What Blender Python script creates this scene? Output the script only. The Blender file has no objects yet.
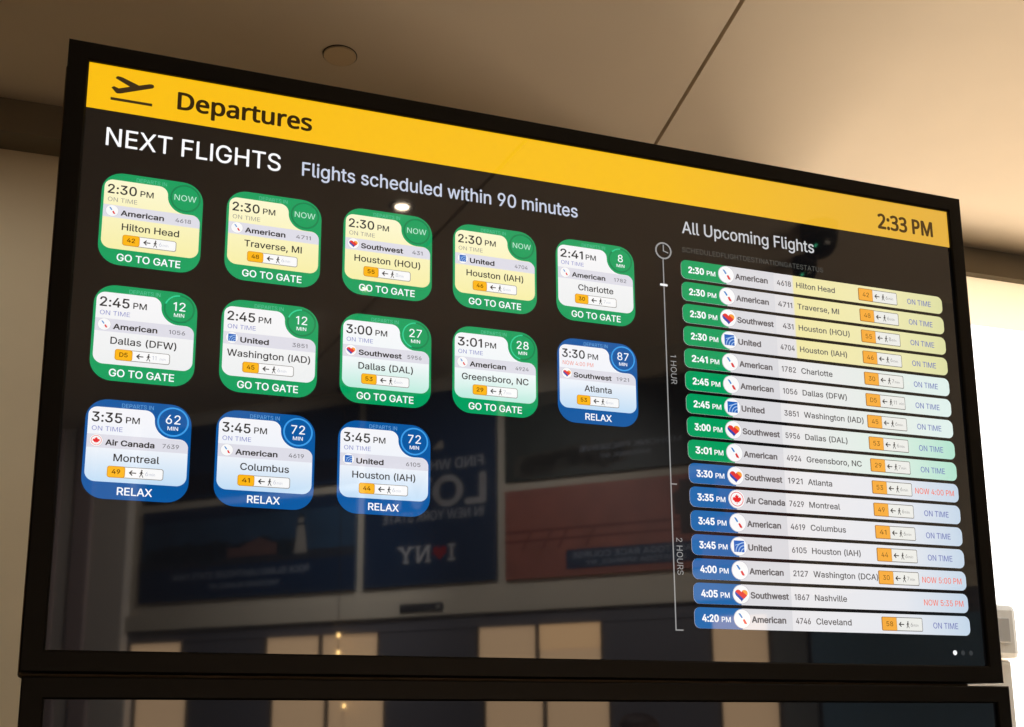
# Airport departures display: the whole scene in one script (bpy, Blender 4.5)
# glyph outlines in font units (700 = capital height): advance, x y pairs, triangle corners
SANS = {
'A': (660, [23,0,277,700,380,700,637,0,544,0,395,416,363,512,319,658,337,658,293,510,262,416,117,0,151,195,151,273,509,273,509,195,328,628,212,273,446,273,474,195,185,195], [0,11,12,12,13,0,1,10,9,9,7,1,10,1,13,0,13,1,5,2,6,8,6,2,4,3,15,14,15,3,2,5,14,14,3,2,20,17,12,7,9,16,7,16,8,1,7,8,8,2,1,18,19,15,6,8,16,17,20,18,10,13,17,13,12,17,14,5,18,15,14,18,4,15,19,19,18,20,12,11,20]),
'B': (628, [83,0,83,700,332,700,377,697,418,689,452,675,482,657,506,634,524,608,537,579,545,548,548,514,546,486,541,462,532,440,490,393,433,367,433,361,456,357,478,350,500,338,520,322,538,303,554,280,566,253,573,222,575,187,572,153,564,121,551,92,531,65,506,43,474,25,436,11,391,3,339,0,171,78,337,78,386,82,425,92,454,110,473,132,485,158,489,188,487,211,481,233,471,253,458,271,441,287,420,300,397,310,371,316,342,318,171,318,171,393,327,393,397,408,415,419,431,433,445,449,454,468,460,489,462,512,459,541,448,567,430,590,405,608,371,618,330,622,171,622], [36,53,0,1,0,53,55,54,53,1,53,54,54,69,1,37,35,34,34,38,37,36,0,35,35,37,36,55,53,52,52,51,55,67,3,68,3,2,68,69,68,2,1,69,2,50,49,17,17,16,56,57,56,16,58,57,16,66,65,5,4,66,5,38,34,33,33,39,38,50,17,51,17,56,51,55,51,56,66,4,67,3,67,4,30,29,41,29,28,41,42,41,28,28,27,42,43,42,27,27,26,43,26,25,43,44,43,25,25,24,44,45,44,24,24,23,45,46,45,23,23,22,46,22,21,46,47,46,21,20,47,21,14,13,61,13,12,61,62,61,12,12,11,62,11,10,62,63,62,10,10,9,63,39,33,32,40,39,32,32,31,40,31,30,40,30,41,40,47,20,48,20,19,48,19,18,48,49,48,18,17,49,18,58,16,15,59,58,15,15,14,59,60,59,14,14,61,60,63,9,64,9,8,64,8,7,64,65,64,7,7,6,65,5,65,6]),
'C': (702, [368,-9,310,-5,256,10,207,34,163,68,126,109,96,159,73,216,60,279,55,350,60,420,73,484,96,541,126,591,163,632,207,665,256,690,310,705,368,709,468,694,499,682,527,667,553,648,577,627,598,603,616,576,631,546,643,514,651,479,562,479,536,543,492,589,434,618,368,627,326,624,288,613,253,595,221,570,194,538,172,501,156,456,146,406,142,350,146,293,156,243,172,199,194,161,221,130,253,105,288,87,327,76,368,73,434,82,492,111,536,157,562,221,651,221,643,186,632,154,617,125,598,98,577,74,554,52,499,18,469,6,403,-8], [8,7,44,44,43,8,9,8,43,43,42,9,42,41,9,10,9,41,41,40,10,11,10,40,34,17,35,1,49,2,48,2,49,16,36,35,35,17,16,2,48,3,47,3,48,15,37,36,36,16,15,3,47,4,5,4,47,47,46,5,6,5,46,46,45,6,7,6,45,44,7,45,11,40,39,12,11,39,39,38,12,13,12,38,38,37,13,14,13,37,37,15,14,50,0,51,51,0,65,65,52,51,32,18,33,21,20,31,52,65,64,64,63,52,63,53,52,31,20,32,20,19,32,18,32,19,58,57,55,57,56,55,28,27,29,27,26,29,30,29,26,26,25,30,25,24,30,23,30,24,53,63,62,62,61,53,54,53,61,61,60,54,60,59,54,59,58,54,58,55,54,30,23,31,23,22,31,21,31,22,0,50,1,49,1,50,33,18,34,17,34,18]),
'D': (691, [301,0,132,0,132,78,296,78,349,82,397,93,437,111,472,136,500,167,521,205,537,249,546,297,549,351,546,405,537,453,522,496,500,533,473,564,440,589,400,607,355,618,304,622,128,622,128,700,310,700,375,695,433,681,485,658,530,626,567,586,596,538,618,483,631,420,635,351,631,282,618,219,596,163,566,115,528,75,482,42,429,19,369,5,171,700,171,0,83,0,83,700,171,622,171,78], [45,44,22,22,23,45,0,3,43,2,43,47,43,2,1,44,1,2,22,44,2,22,2,46,22,46,42,23,22,42,41,5,4,24,20,25,26,19,18,5,41,40,40,6,5,25,20,19,19,26,25,41,4,0,3,0,4,20,24,21,42,21,24,27,17,28,34,33,11,12,11,33,13,12,33,33,32,13,37,36,8,9,8,36,36,35,9,10,9,35,35,34,10,34,11,10,13,32,14,32,31,14,15,14,31,31,30,15,16,15,30,30,29,16,17,16,29,28,17,29,6,40,39,7,6,39,39,38,7,38,37,7,37,8,7,17,27,18,26,18,27,21,42,46,2,47,46,43,3,47]),
'E': (576, [83,0,83,700,513,700,513,622,171,622,171,393,489,393,489,315,171,315,171,78,516,78,516,0], [0,9,8,1,0,8,8,5,1,5,4,1,9,0,11,11,10,9,5,8,7,7,6,5,3,2,4,1,4,2]),
'F': (564, [83,0,83,700,508,700,508,622,171,622,171,383,476,383,476,304,171,304,171,0], [9,8,0,8,5,0,1,0,5,3,2,4,5,8,7,7,6,5,1,5,4,4,2,1]),
'G': (716, [370,-9,310,-5,255,10,206,35,162,68,125,109,95,159,73,216,60,280,55,350,60,420,73,484,95,541,125,591,162,632,205,665,254,690,307,705,365,709,401,708,435,702,468,693,500,680,528,665,555,646,579,624,600,600,618,573,633,544,645,513,653,480,561,480,533,541,490,587,434,617,365,627,325,624,287,613,252,595,221,570,194,539,172,501,156,456,146,406,142,350,146,293,156,243,172,199,194,161,222,130,253,105,289,87,328,76,370,73,408,76,442,84,474,98,502,117,526,141,545,170,559,202,568,239,571,279,598,274,389,274,389,352,658,352,658,275,654,220,641,170,620,125,592,86,558,53,518,26,473,6,423,-5,571,274], [4,48,5,6,5,48,48,47,6,7,6,47,47,46,7,8,7,46,46,45,8,9,8,45,45,44,9,44,43,9,10,9,43,43,42,10,11,10,42,42,41,11,12,11,41,2,50,3,50,49,3,15,39,38,38,16,15,36,17,37,0,53,52,0,52,1,51,1,52,35,18,36,17,36,18,1,51,2,50,2,51,16,38,37,37,17,16,3,49,4,48,4,49,12,41,40,13,12,40,40,39,13,14,13,39,39,15,14,21,20,34,75,55,54,34,20,19,56,74,73,57,56,73,22,33,23,55,75,74,74,56,55,33,22,34,21,34,22,62,76,63,69,68,60,61,60,68,63,61,68,68,67,63,67,66,63,62,63,66,30,29,31,29,28,31,57,73,72,58,57,72,72,71,58,71,70,58,59,58,70,70,69,59,69,60,59,76,62,64,65,64,62,62,66,65,31,28,32,28,27,32,27,26,32,26,25,32,33,32,25,25,24,33,23,33,24,75,54,0,53,0,54,34,19,35,18,35,19,61,63,76]),
'H': (711, [83,0,83,700,171,700,171,397,540,397,540,700,629,700,629,0,540,0,540,319,171,319,171,0], [0,11,10,1,0,10,10,3,1,3,2,1,9,8,7,7,6,9,4,9,6,6,5,4,3,10,9,9,4,3]),
'I': (240, [75,0,165,0,165,700,75,700], [3,0,1,1,2,3]),
'J': (545, [255,-9,197,-3,146,15,104,45,71,87,52,138,46,200,46,238,134,238,134,200,138,161,149,128,167,102,192,84,221,72,255,69,288,72,317,84,341,102,359,128,370,161,374,200,374,700,463,700,463,200,456,138,437,87,405,45,362,15,312,-3], [7,6,9,9,8,7,0,14,1,13,1,14,1,13,2,12,2,13,2,12,3,12,11,3,4,3,11,5,4,11,11,10,5,6,5,10,9,6,10,18,17,28,28,17,29,16,29,17,25,24,20,21,20,24,22,21,24,24,23,22,18,28,27,19,18,27,27,26,19,26,25,19,25,20,19,29,16,0,16,15,0,14,0,15]),
'K': (642, [144,200,144,297,191,359,500,700,617,700,318,380,83,0,83,700,171,700,171,0,512,0,258,357,314,426,617,0,171,333,171,228,274,334,334,397], [0,6,9,6,0,1,7,6,1,1,14,7,12,11,5,10,13,5,5,13,17,12,5,17,4,3,12,1,0,15,11,12,2,12,3,2,0,9,15,8,7,14,5,11,16,11,2,14,14,15,11,14,1,15,10,5,16,11,15,16,4,12,17]),
'L': (541, [83,0,83,700,171,700,171,78,497,78,497,0], [1,0,3,3,0,5,5,4,3,1,3,2]),
'M': (864, [83,0,83,700,209,700,443,67,423,67,655,700,781,700,781,0,694,0,698,629,706,629,470,0,394,0,234,400,154,629,163,629,168,0,433,94,698,607,163,603], [14,1,19,15,14,19,13,2,15,14,15,2,1,14,2,3,4,11,10,7,6,7,10,8,9,18,10,18,9,3,9,10,5,10,6,5,11,4,12,12,4,13,4,3,17,3,9,17,2,13,17,13,4,17,9,5,17,8,10,18,3,11,18,13,15,19,0,16,19,1,0,19]),
'N': (720, [83,0,83,700,187,700,533,147,569,76,557,74,551,149,549,700,638,700,638,0,532,0,278,399,148,622,164,624,172,0,555,104,164,594], [1,0,12,12,0,16,12,16,13,13,2,12,1,12,2,9,4,10,4,5,10,3,10,5,5,4,15,4,9,6,9,8,6,7,6,8,10,3,11,13,11,2,11,3,2,4,6,15,3,5,15,11,13,16,0,14,16]),
'O': (734, [367,-9,309,-5,256,10,207,34,163,68,126,109,96,159,73,216,60,279,55,350,60,420,73,484,96,541,126,591,163,632,207,665,256,690,309,705,367,709,425,705,479,690,528,665,571,632,608,591,638,541,661,484,674,420,678,350,674,279,661,216,638,159,608,109,571,68,528,34,479,10,425,-5,367,73,408,76,446,87,481,105,512,129,540,160,562,198,579,243,589,293,592,350,589,407,579,457,562,502,540,540,512,571,481,595,446,613,408,624,367,627,327,624,289,613,253,595,222,571,195,539,172,501,156,457,146,406,142,350,146,293,156,243,172,198,195,161,222,129,253,105,289,87,327,76], [7,6,66,66,65,7,8,7,65,65,64,8,9,8,64,64,63,9,63,62,9,10,9,62,62,61,10,11,10,61,61,60,11,12,11,60,2,69,3,69,68,3,58,57,15,0,36,71,0,71,1,70,1,71,55,17,56,16,56,17,1,70,2,69,2,70,56,16,57,15,57,16,3,68,4,5,4,68,68,67,5,6,5,67,66,6,67,12,60,59,13,12,59,59,58,13,14,13,58,58,15,14,18,54,53,34,38,35,35,38,37,52,19,53,18,53,19,40,39,33,50,21,51,20,51,21,33,39,34,38,34,39,51,20,52,19,52,20,30,29,42,43,42,29,29,28,43,44,43,28,28,27,44,45,44,27,46,45,27,27,26,46,47,46,26,26,25,47,48,47,25,25,24,48,40,33,32,41,40,32,32,31,41,31,30,41,30,42,41,48,24,49,24,23,49,23,22,49,50,49,22,21,50,22,35,37,0,36,0,37,54,18,55,17,55,18]),
'P': (612, [83,0,83,700,324,700,374,697,419,687,457,671,490,649,516,622,536,591,551,556,559,519,562,478,559,438,551,400,536,365,516,334,490,307,457,285,419,269,374,259,324,256,150,256,150,334,320,334,354,336,384,342,409,352,429,366,446,384,458,404,467,427,472,452,474,478,472,505,467,530,458,552,446,573,429,590,408,603,383,614,354,620,319,622,171,622,171,0,171,334,171,256], [43,21,0,21,22,0,1,0,22,20,24,23,42,41,2,21,43,45,22,21,45,22,44,42,1,22,42,42,2,1,39,3,40,25,19,18,18,26,25,38,4,39,3,39,4,24,20,19,19,25,24,2,41,40,40,3,2,16,15,28,29,28,15,15,14,29,30,29,14,14,13,30,13,12,30,31,30,12,12,11,31,32,31,11,33,32,11,11,10,33,34,33,10,10,9,34,9,8,34,35,34,8,8,7,35,36,35,7,7,6,36,26,18,17,27,26,17,17,16,27,16,28,27,36,6,37,6,5,37,38,37,5,4,38,5,20,23,45,23,44,45,44,22,45]),
'R': (618, [83,0,83,700,325,700,375,697,420,688,458,672,491,651,517,626,537,596,552,562,560,525,563,484,560,444,552,407,537,373,517,344,490,319,458,299,420,284,375,275,325,272,132,272,132,351,321,351,355,353,385,358,410,367,430,379,447,395,459,413,468,435,473,458,475,484,473,511,468,535,459,557,447,576,430,592,409,605,384,614,355,620,320,622,171,622,171,0,486,0,317,315,417,315,589,0,171,351,171,272,340,273,431,289], [21,0,43,0,21,22,1,0,22,22,42,1,23,45,24,21,43,49,22,21,49,42,22,48,41,2,42,1,42,2,3,40,39,26,46,27,18,46,19,46,26,25,39,38,4,3,39,4,50,19,45,19,46,45,46,25,24,2,41,40,40,3,2,16,15,28,29,28,15,15,14,29,30,29,14,14,13,30,13,12,30,31,30,12,12,11,31,32,31,11,33,32,11,11,10,33,34,33,10,10,9,34,9,8,34,35,34,8,8,7,35,36,35,7,7,6,36,19,50,44,18,19,44,18,44,51,46,18,51,27,46,17,17,16,27,16,28,27,36,6,37,6,5,37,38,37,5,4,38,5,20,45,49,45,23,48,48,49,45,48,22,49,45,20,50,24,45,46,17,46,51,44,47,51]),
'S': (614, [308,-12,259,-9,215,-1,175,13,141,32,112,55,88,83,70,114,58,150,53,188,144,188,148,162,157,140,170,121,187,104,206,91,229,81,308,68,339,69,367,74,393,83,417,95,437,109,453,126,466,146,473,168,475,192,473,213,467,231,457,246,407,281,337,306,253,329,199,348,155,370,119,398,92,430,77,469,71,513,75,550,86,585,103,616,127,644,156,666,189,685,227,699,268,707,312,709,357,707,398,698,435,685,468,666,496,644,519,617,536,588,547,555,552,520,464,520,456,553,440,580,416,602,385,618,350,628,310,631,281,629,254,624,230,616,209,605,191,592,177,576,167,557,160,538,158,517,161,494,168,475,180,459,233,424,292,404,364,384,429,363,494,327,543,272,553,248,560,221,562,191,559,154,549,119,532,87,509,59,480,35,445,15,404,0,359,-9], [7,6,12,12,11,7,8,7,11,11,10,8,9,8,10,38,37,73,73,72,38,39,38,72,72,71,39,40,39,71,71,70,40,41,40,70,46,65,64,16,2,1,76,32,77,45,66,65,65,46,45,2,16,3,15,3,16,32,76,33,44,67,66,66,45,44,3,15,4,15,14,4,5,4,14,14,13,5,6,5,13,12,6,13,33,76,34,76,75,34,35,34,75,75,74,35,36,35,74,37,36,74,73,37,74,41,70,69,42,41,69,69,68,42,43,42,68,68,67,43,67,44,43,92,19,18,62,48,63,47,63,48,20,91,90,21,20,90,19,92,91,91,20,19,30,79,31,78,31,79,60,50,61,50,49,61,62,61,49,48,62,49,87,86,24,25,24,86,86,85,25,85,84,25,26,25,84,84,83,26,27,26,83,83,82,27,28,27,82,82,81,28,29,28,81,80,29,81,56,55,57,58,57,55,55,54,58,54,53,58,21,90,89,22,21,89,89,88,22,23,22,88,88,87,23,87,24,23,29,80,30,79,30,80,58,53,59,53,52,59,60,59,52,52,51,60,50,60,51,92,18,0,18,17,0,1,0,17,16,1,17,77,32,31,31,78,77,63,47,64,46,64,47]),
'T': (617, [44,622,44,700,574,700,574,622,353,622,353,0,265,0,265,622], [1,0,7,3,2,4,7,6,5,5,4,7,1,7,4,4,2,1]),
'U': (712, [356,-11,303,-8,255,3,212,21,174,45,142,75,117,110,98,149,86,192,83,238,83,700,171,700,171,245,174,213,181,183,194,156,211,131,232,110,257,93,287,81,320,73,356,71,393,73,426,81,455,93,480,110,501,131,518,156,530,183,538,213,540,245,540,700,629,700,629,238,625,192,614,149,595,110,570,75,538,45,500,21,457,3,409,-8], [9,8,13,13,12,9,10,9,12,12,11,10,18,2,19,20,1,0,19,2,1,1,20,19,2,18,3,17,3,18,3,17,4,17,16,4,5,4,16,6,5,16,16,15,6,7,6,15,15,14,7,8,7,14,13,8,14,41,23,22,23,41,40,24,23,40,40,39,24,39,25,24,35,34,28,29,28,34,34,33,29,30,29,33,33,32,30,31,30,32,25,39,38,26,25,38,38,37,26,37,36,26,27,26,36,36,35,27,35,28,27,41,22,0,22,21,0,20,0,21]),
'V': (660, [280,0,23,700,116,700,264,284,296,189,341,42,323,42,367,190,398,284,543,700,637,700,382,0,332,72], [2,1,3,4,0,6,3,1,0,0,4,3,7,5,11,9,8,10,10,8,11,7,11,8,6,0,11,11,5,6,6,5,12,5,7,12,4,6,12]),
'W': (944, [213,0,23,700,113,700,225,270,257,129,271,54,260,54,421,700,522,700,684,54,672,54,686,129,830,700,921,700,730,0,627,0,506,444,483,539,462,653,481,653,461,543,437,444,317,0,266,79,677,81,472,601], [3,0,4,0,3,1,2,1,3,5,6,22,22,6,0,4,0,6,6,5,23,5,22,23,19,17,8,18,19,8,11,9,14,14,13,11,13,12,11,14,9,15,9,10,15,17,16,8,19,18,25,7,20,18,18,8,7,4,6,23,21,20,7,7,23,21,9,11,24,21,23,22,10,9,24,15,10,16,8,16,24,16,10,24,18,20,25,17,19,25]),
'X': (653, [25,0,299,391,299,325,40,700,143,700,281,497,335,402,319,402,374,497,514,700,614,700,356,329,356,395,627,0,525,0,369,227,317,318,336,318,310,270,126,0,276,358,327,416,379,362,327,301], [5,4,3,18,16,2,1,2,16,0,19,18,18,2,0,2,1,20,5,3,1,1,7,5,15,11,17,11,12,6,9,8,10,14,13,15,11,15,13,11,13,22,12,11,22,10,8,12,6,12,8,17,16,23,17,11,16,1,16,11,11,6,1,7,1,6,7,6,21,6,8,21,1,3,20,0,2,20,5,7,21,10,12,22,16,18,23,15,17,23]),
'Y': (649, [280,0,280,287,23,700,125,700,264,474,306,402,343,317,308,317,346,403,386,474,524,700,626,700,369,287,369,0,326,357], [3,2,4,7,5,1,4,2,1,1,5,4,9,12,11,11,10,9,8,6,12,12,9,8,1,0,13,13,12,1,7,1,12,12,6,7,7,6,14,6,8,14,5,7,14]),
'Z': (603, [57,0,57,64,376,530,469,654,479,625,393,622,55,622,55,700,546,700,546,635,232,177,134,46,124,75,209,78,550,78,550,0,446,624,157,76], [12,11,17,1,0,11,11,12,1,12,10,1,1,10,2,4,3,16,9,2,10,4,2,9,3,4,9,9,8,3,11,0,15,13,11,15,15,14,13,7,6,5,5,3,7,3,8,7,3,5,16,2,4,16,11,13,17,10,12,17]),
'0': (623, [312,-9,262,-5,218,10,179,33,145,66,117,107,95,156,79,213,69,278,66,350,69,421,79,486,95,543,118,593,146,634,179,667,219,690,263,705,312,709,361,705,405,690,444,667,478,634,506,593,529,543,545,486,554,421,558,350,554,278,545,213,529,156,507,107,479,66,445,33,406,10,361,-5,312,68,344,72,374,83,399,101,422,127,440,159,454,198,465,243,471,293,473,350,471,406,465,457,454,502,440,541,422,573,399,599,374,617,344,629,312,632,279,629,250,617,224,599,202,573,184,541,169,502,159,457,152,406,150,350,152,293,159,243,169,198,184,159,202,127,224,101,250,83,279,72], [7,6,66,66,65,7,8,7,65,65,64,8,9,8,64,64,63,9,63,62,9,10,9,62,62,61,10,11,10,61,61,60,11,12,11,60,0,36,71,0,71,1,1,71,2,71,70,2,3,2,70,69,3,70,57,56,15,16,15,56,56,55,16,55,17,16,3,69,4,69,68,4,5,4,68,68,67,5,6,5,67,66,6,67,12,60,59,13,12,59,59,58,13,14,13,58,58,57,14,57,15,14,18,54,53,18,53,19,37,35,34,38,37,34,34,33,38,39,38,33,51,21,52,21,20,52,53,52,20,19,53,20,30,29,42,43,42,29,29,28,43,44,43,28,28,27,44,45,44,27,46,45,27,27,26,46,47,46,26,26,25,47,48,47,25,25,24,48,39,33,32,40,39,32,32,31,40,41,40,31,31,30,41,30,42,41,48,24,49,24,23,49,50,49,23,23,22,50,51,50,22,21,51,22,35,37,0,36,0,37,54,18,55,17,55,18]),
'1': (420, [205,0,295,0,295,700,225,700,60,590,60,505,205,595], [1,2,6,3,6,2,4,5,6,6,3,4,1,6,0]),
'2': (623, [88,0,88,65,322,315,388,389,428,449,441,511,439,535,433,557,423,576,410,593,394,607,376,618,308,632,282,630,258,625,237,616,219,603,203,587,191,569,182,548,177,524,175,498,90,498,93,538,103,575,119,609,140,638,166,663,197,683,232,698,269,706,310,709,350,706,387,698,421,683,451,664,476,640,497,613,512,582,521,548,524,513,510,437,462,356,367,247,210,83,536,78,536,0], [21,20,22,23,22,20,20,19,23,24,23,19,19,25,24,30,14,13,13,12,30,12,31,30,28,16,15,29,28,15,15,14,29,14,30,29,1,0,44,25,19,18,26,25,18,18,17,26,27,26,17,17,16,27,16,28,27,2,43,3,11,33,32,10,34,11,33,11,34,41,40,5,6,5,40,40,39,6,39,38,6,3,43,42,4,3,42,42,41,4,41,5,4,6,38,7,38,37,7,8,7,37,37,36,8,9,8,36,36,35,9,10,9,35,34,10,35,44,0,46,46,45,44,43,2,44,1,44,2,11,32,12,31,12,32]),
'3': (623, [300,-9,258,-7,219,1,183,13,149,31,121,53,97,79,78,109,66,143,60,181,150,181,154,158,162,138,174,120,189,104,207,92,227,82,301,69,378,84,400,95,418,110,433,128,444,149,451,172,453,199,451,224,445,248,435,270,420,290,401,307,378,321,349,332,316,338,277,341,216,341,216,412,396,617,96,622,96,700,513,700,513,634,291,383,291,397,340,399,385,393,424,380,459,360,487,335,510,306,527,273,537,237,541,199,537,160,527,124,510,91,487,62,458,37,425,17,387,2,345,-6,304,398], [3,15,4,15,14,4,4,14,5,14,13,5,6,5,13,13,12,6,7,6,12,12,11,7,8,7,11,11,10,8,9,8,10,1,16,2,33,41,34,35,34,41,17,0,59,59,18,17,31,43,32,0,17,1,16,1,17,41,33,32,32,43,41,35,41,42,2,16,3,15,3,16,30,29,45,44,30,45,52,51,24,51,50,24,25,24,50,50,49,25,19,57,56,20,19,56,56,55,20,21,20,55,55,54,21,22,21,54,54,53,22,23,22,53,53,52,23,52,24,23,25,49,26,49,48,26,27,26,48,48,47,27,28,27,47,47,46,28,29,28,46,45,29,46,40,36,42,40,39,36,18,59,58,58,57,18,57,19,18,30,44,31,43,31,44,35,42,36,38,37,36,36,39,38,41,43,60,42,41,60,40,42,60]),
'4': (623, [54,145,54,218,340,700,428,700,149,228,568,224,568,145,388,0,388,437,472,437,472,0,388,145,388,226,472,225,472,145], [1,0,4,4,2,1,9,8,12,2,4,3,7,10,11,4,0,11,12,4,11,13,12,11,12,13,9,6,5,14,5,13,14,11,14,13,14,11,10]),
'5': (623, [304,-9,264,-7,227,2,193,15,162,34,136,56,114,83,97,112,87,145,82,179,168,179,172,159,179,140,190,122,238,83,304,69,332,71,357,77,380,89,401,104,418,122,432,144,443,168,449,194,451,223,449,252,442,279,432,304,417,326,399,345,378,361,354,372,328,379,300,381,230,369,176,338,93,348,132,700,504,700,504,622,207,622,184,415,244,447,316,459,347,457,376,451,404,442,430,428,454,412,475,393,493,370,509,345,521,318,531,289,536,258,538,225,535,181,524,141,508,104,485,71,457,44,425,21,388,4,348,-6], [5,4,13,6,5,13,13,12,6,7,6,12,12,11,7,8,7,11,11,10,8,9,8,10,35,41,36,37,36,41,41,40,37,0,15,1,14,2,1,1,15,14,42,34,33,43,32,44,63,17,16,44,32,31,31,45,44,63,16,0,15,0,16,32,43,33,42,33,43,2,14,3,4,3,14,13,4,14,41,35,34,34,42,41,18,62,61,19,18,61,30,29,47,46,30,47,56,55,24,55,54,24,19,61,60,20,19,60,60,59,20,21,20,59,59,58,21,22,21,58,58,57,22,23,22,57,57,56,23,56,24,23,24,54,25,54,53,25,26,25,53,53,52,26,27,26,52,52,51,27,51,50,27,28,27,50,50,49,28,29,28,49,49,48,29,47,29,48,17,63,62,62,18,17,30,46,31,45,31,46,39,38,40,37,40,38]),
'6': (623, [311,-9,270,-6,231,4,196,20,164,42,138,70,116,102,100,139,91,179,87,223,90,257,97,292,110,329,189,468,347,700,443,700,208,359,200,359,227,396,269,422,323,432,364,429,401,420,435,405,464,385,489,360,509,330,523,296,532,258,535,216,532,174,522,135,506,100,484,68,458,42,427,20,391,4,353,-6,311,67,338,69,362,75,383,86,403,101,419,119,432,140,442,163,449,189,451,216,449,244,442,270,432,294,419,314,403,332,383,346,362,357,338,363,311,365,285,363,261,357,239,346,220,332,203,315,190,294,180,271,174,246,172,218,174,190,180,164,190,140,203,119,220,101,239,86,261,75,285,69,238,403], [6,5,68,68,67,6,7,6,67,67,66,7,8,7,66,66,65,8,9,8,65,65,64,9,10,9,64,11,10,64,64,63,11,12,11,63,63,62,12,17,61,60,16,17,60,17,16,18,0,38,73,0,73,1,72,1,73,19,58,57,57,56,19,1,72,2,71,2,72,16,60,59,2,71,3,71,70,3,4,3,70,70,69,4,5,4,69,68,5,69,12,62,61,61,17,12,13,12,17,17,18,13,37,40,39,54,21,55,20,55,21,40,37,36,41,40,36,36,35,41,35,42,41,53,22,54,21,54,22,32,31,45,31,30,45,46,45,30,30,29,46,47,46,29,48,47,29,29,28,48,28,27,48,49,48,27,27,26,49,50,49,26,26,25,50,42,35,34,43,42,34,34,33,43,33,32,43,44,43,32,32,45,44,50,25,51,25,24,51,52,51,24,24,23,52,53,52,23,22,53,23,13,18,14,37,39,0,38,0,39,55,20,56,19,56,20,59,58,16,74,16,19,58,19,16,18,16,74,15,14,18,15,18,74]),
'7': (623, [133,0,445,617,86,622,86,700,537,700,537,617,227,0], [1,6,5,5,4,1,6,1,0,3,2,1,1,4,3]),
'8': (623, [311,-9,266,-7,224,2,187,16,153,35,125,58,102,85,85,116,75,150,71,186,73,215,79,243,89,268,103,292,120,313,139,332,161,347,185,357,210,364,178,379,150,398,128,424,110,454,100,487,97,523,100,558,109,590,124,619,145,645,171,667,201,685,234,699,271,707,311,709,351,707,388,699,421,685,451,667,476,645,497,619,513,590,522,558,525,523,522,487,512,454,494,424,472,398,445,379,413,367,462,347,483,332,503,313,519,292,533,268,543,243,549,215,552,186,548,150,538,116,521,85,498,58,469,35,436,16,398,2,357,-7,341,69,368,74,392,83,413,94,430,109,444,126,455,145,461,167,463,191,461,216,454,239,443,260,429,278,411,294,389,307,365,316,339,322,311,324,283,322,257,316,233,307,211,294,193,278,179,260,168,239,161,216,159,191,161,167,167,145,177,126,191,109,209,94,230,83,254,74,282,69,311,398,377,413,395,424,410,438,423,455,432,474,437,494,439,517,437,539,432,560,423,578,411,594,396,608,378,618,311,633,244,618,226,608,211,594,199,578,190,560,185,539,183,517,185,494,190,474,199,455,211,438,226,424,245,413], [6,5,94,94,93,6,7,6,93,93,92,7,8,7,92,9,8,92,92,91,9,10,9,91,91,90,10,11,10,90,12,11,90,90,89,12,13,12,89,89,88,13,14,13,88,24,23,121,0,99,1,98,1,99,1,98,2,97,2,98,31,115,32,2,97,3,96,3,97,17,86,85,18,17,85,85,84,18,84,83,18,83,127,18,127,126,18,116,115,30,115,31,30,3,96,4,96,95,4,5,4,95,94,5,95,14,88,87,15,14,87,16,15,87,87,86,16,86,17,16,18,126,19,126,125,19,20,19,125,125,124,20,21,20,124,124,123,21,22,21,123,123,122,22,23,22,122,121,23,122,24,121,120,25,24,120,120,119,25,26,25,119,27,26,119,119,118,27,28,27,118,118,117,28,29,28,117,117,116,29,116,30,29,33,114,34,65,64,66,81,80,101,100,81,101,34,114,113,113,35,34,66,64,63,67,66,63,63,62,67,62,68,67,78,48,79,80,79,48,101,80,48,102,101,48,113,112,36,35,113,36,60,59,70,71,70,59,59,58,71,72,71,58,58,57,72,57,56,72,73,72,56,56,55,73,74,73,55,55,54,74,54,53,74,75,74,53,53,52,75,76,75,52,52,51,76,43,42,107,68,62,61,69,68,61,61,60,69,60,70,69,76,51,77,51,50,77,50,49,77,78,77,49,48,78,49,102,48,47,103,102,47,47,46,103,104,103,46,46,45,104,105,104,45,45,44,105,106,105,44,44,43,106,43,107,106,107,42,108,42,41,108,109,108,41,41,40,109,40,39,109,110,109,39,39,38,110,111,110,38,38,37,111,112,111,37,36,112,37,64,65,0,99,0,65,81,100,82,83,82,100,127,83,100,32,115,114,114,33,32]),
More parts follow.
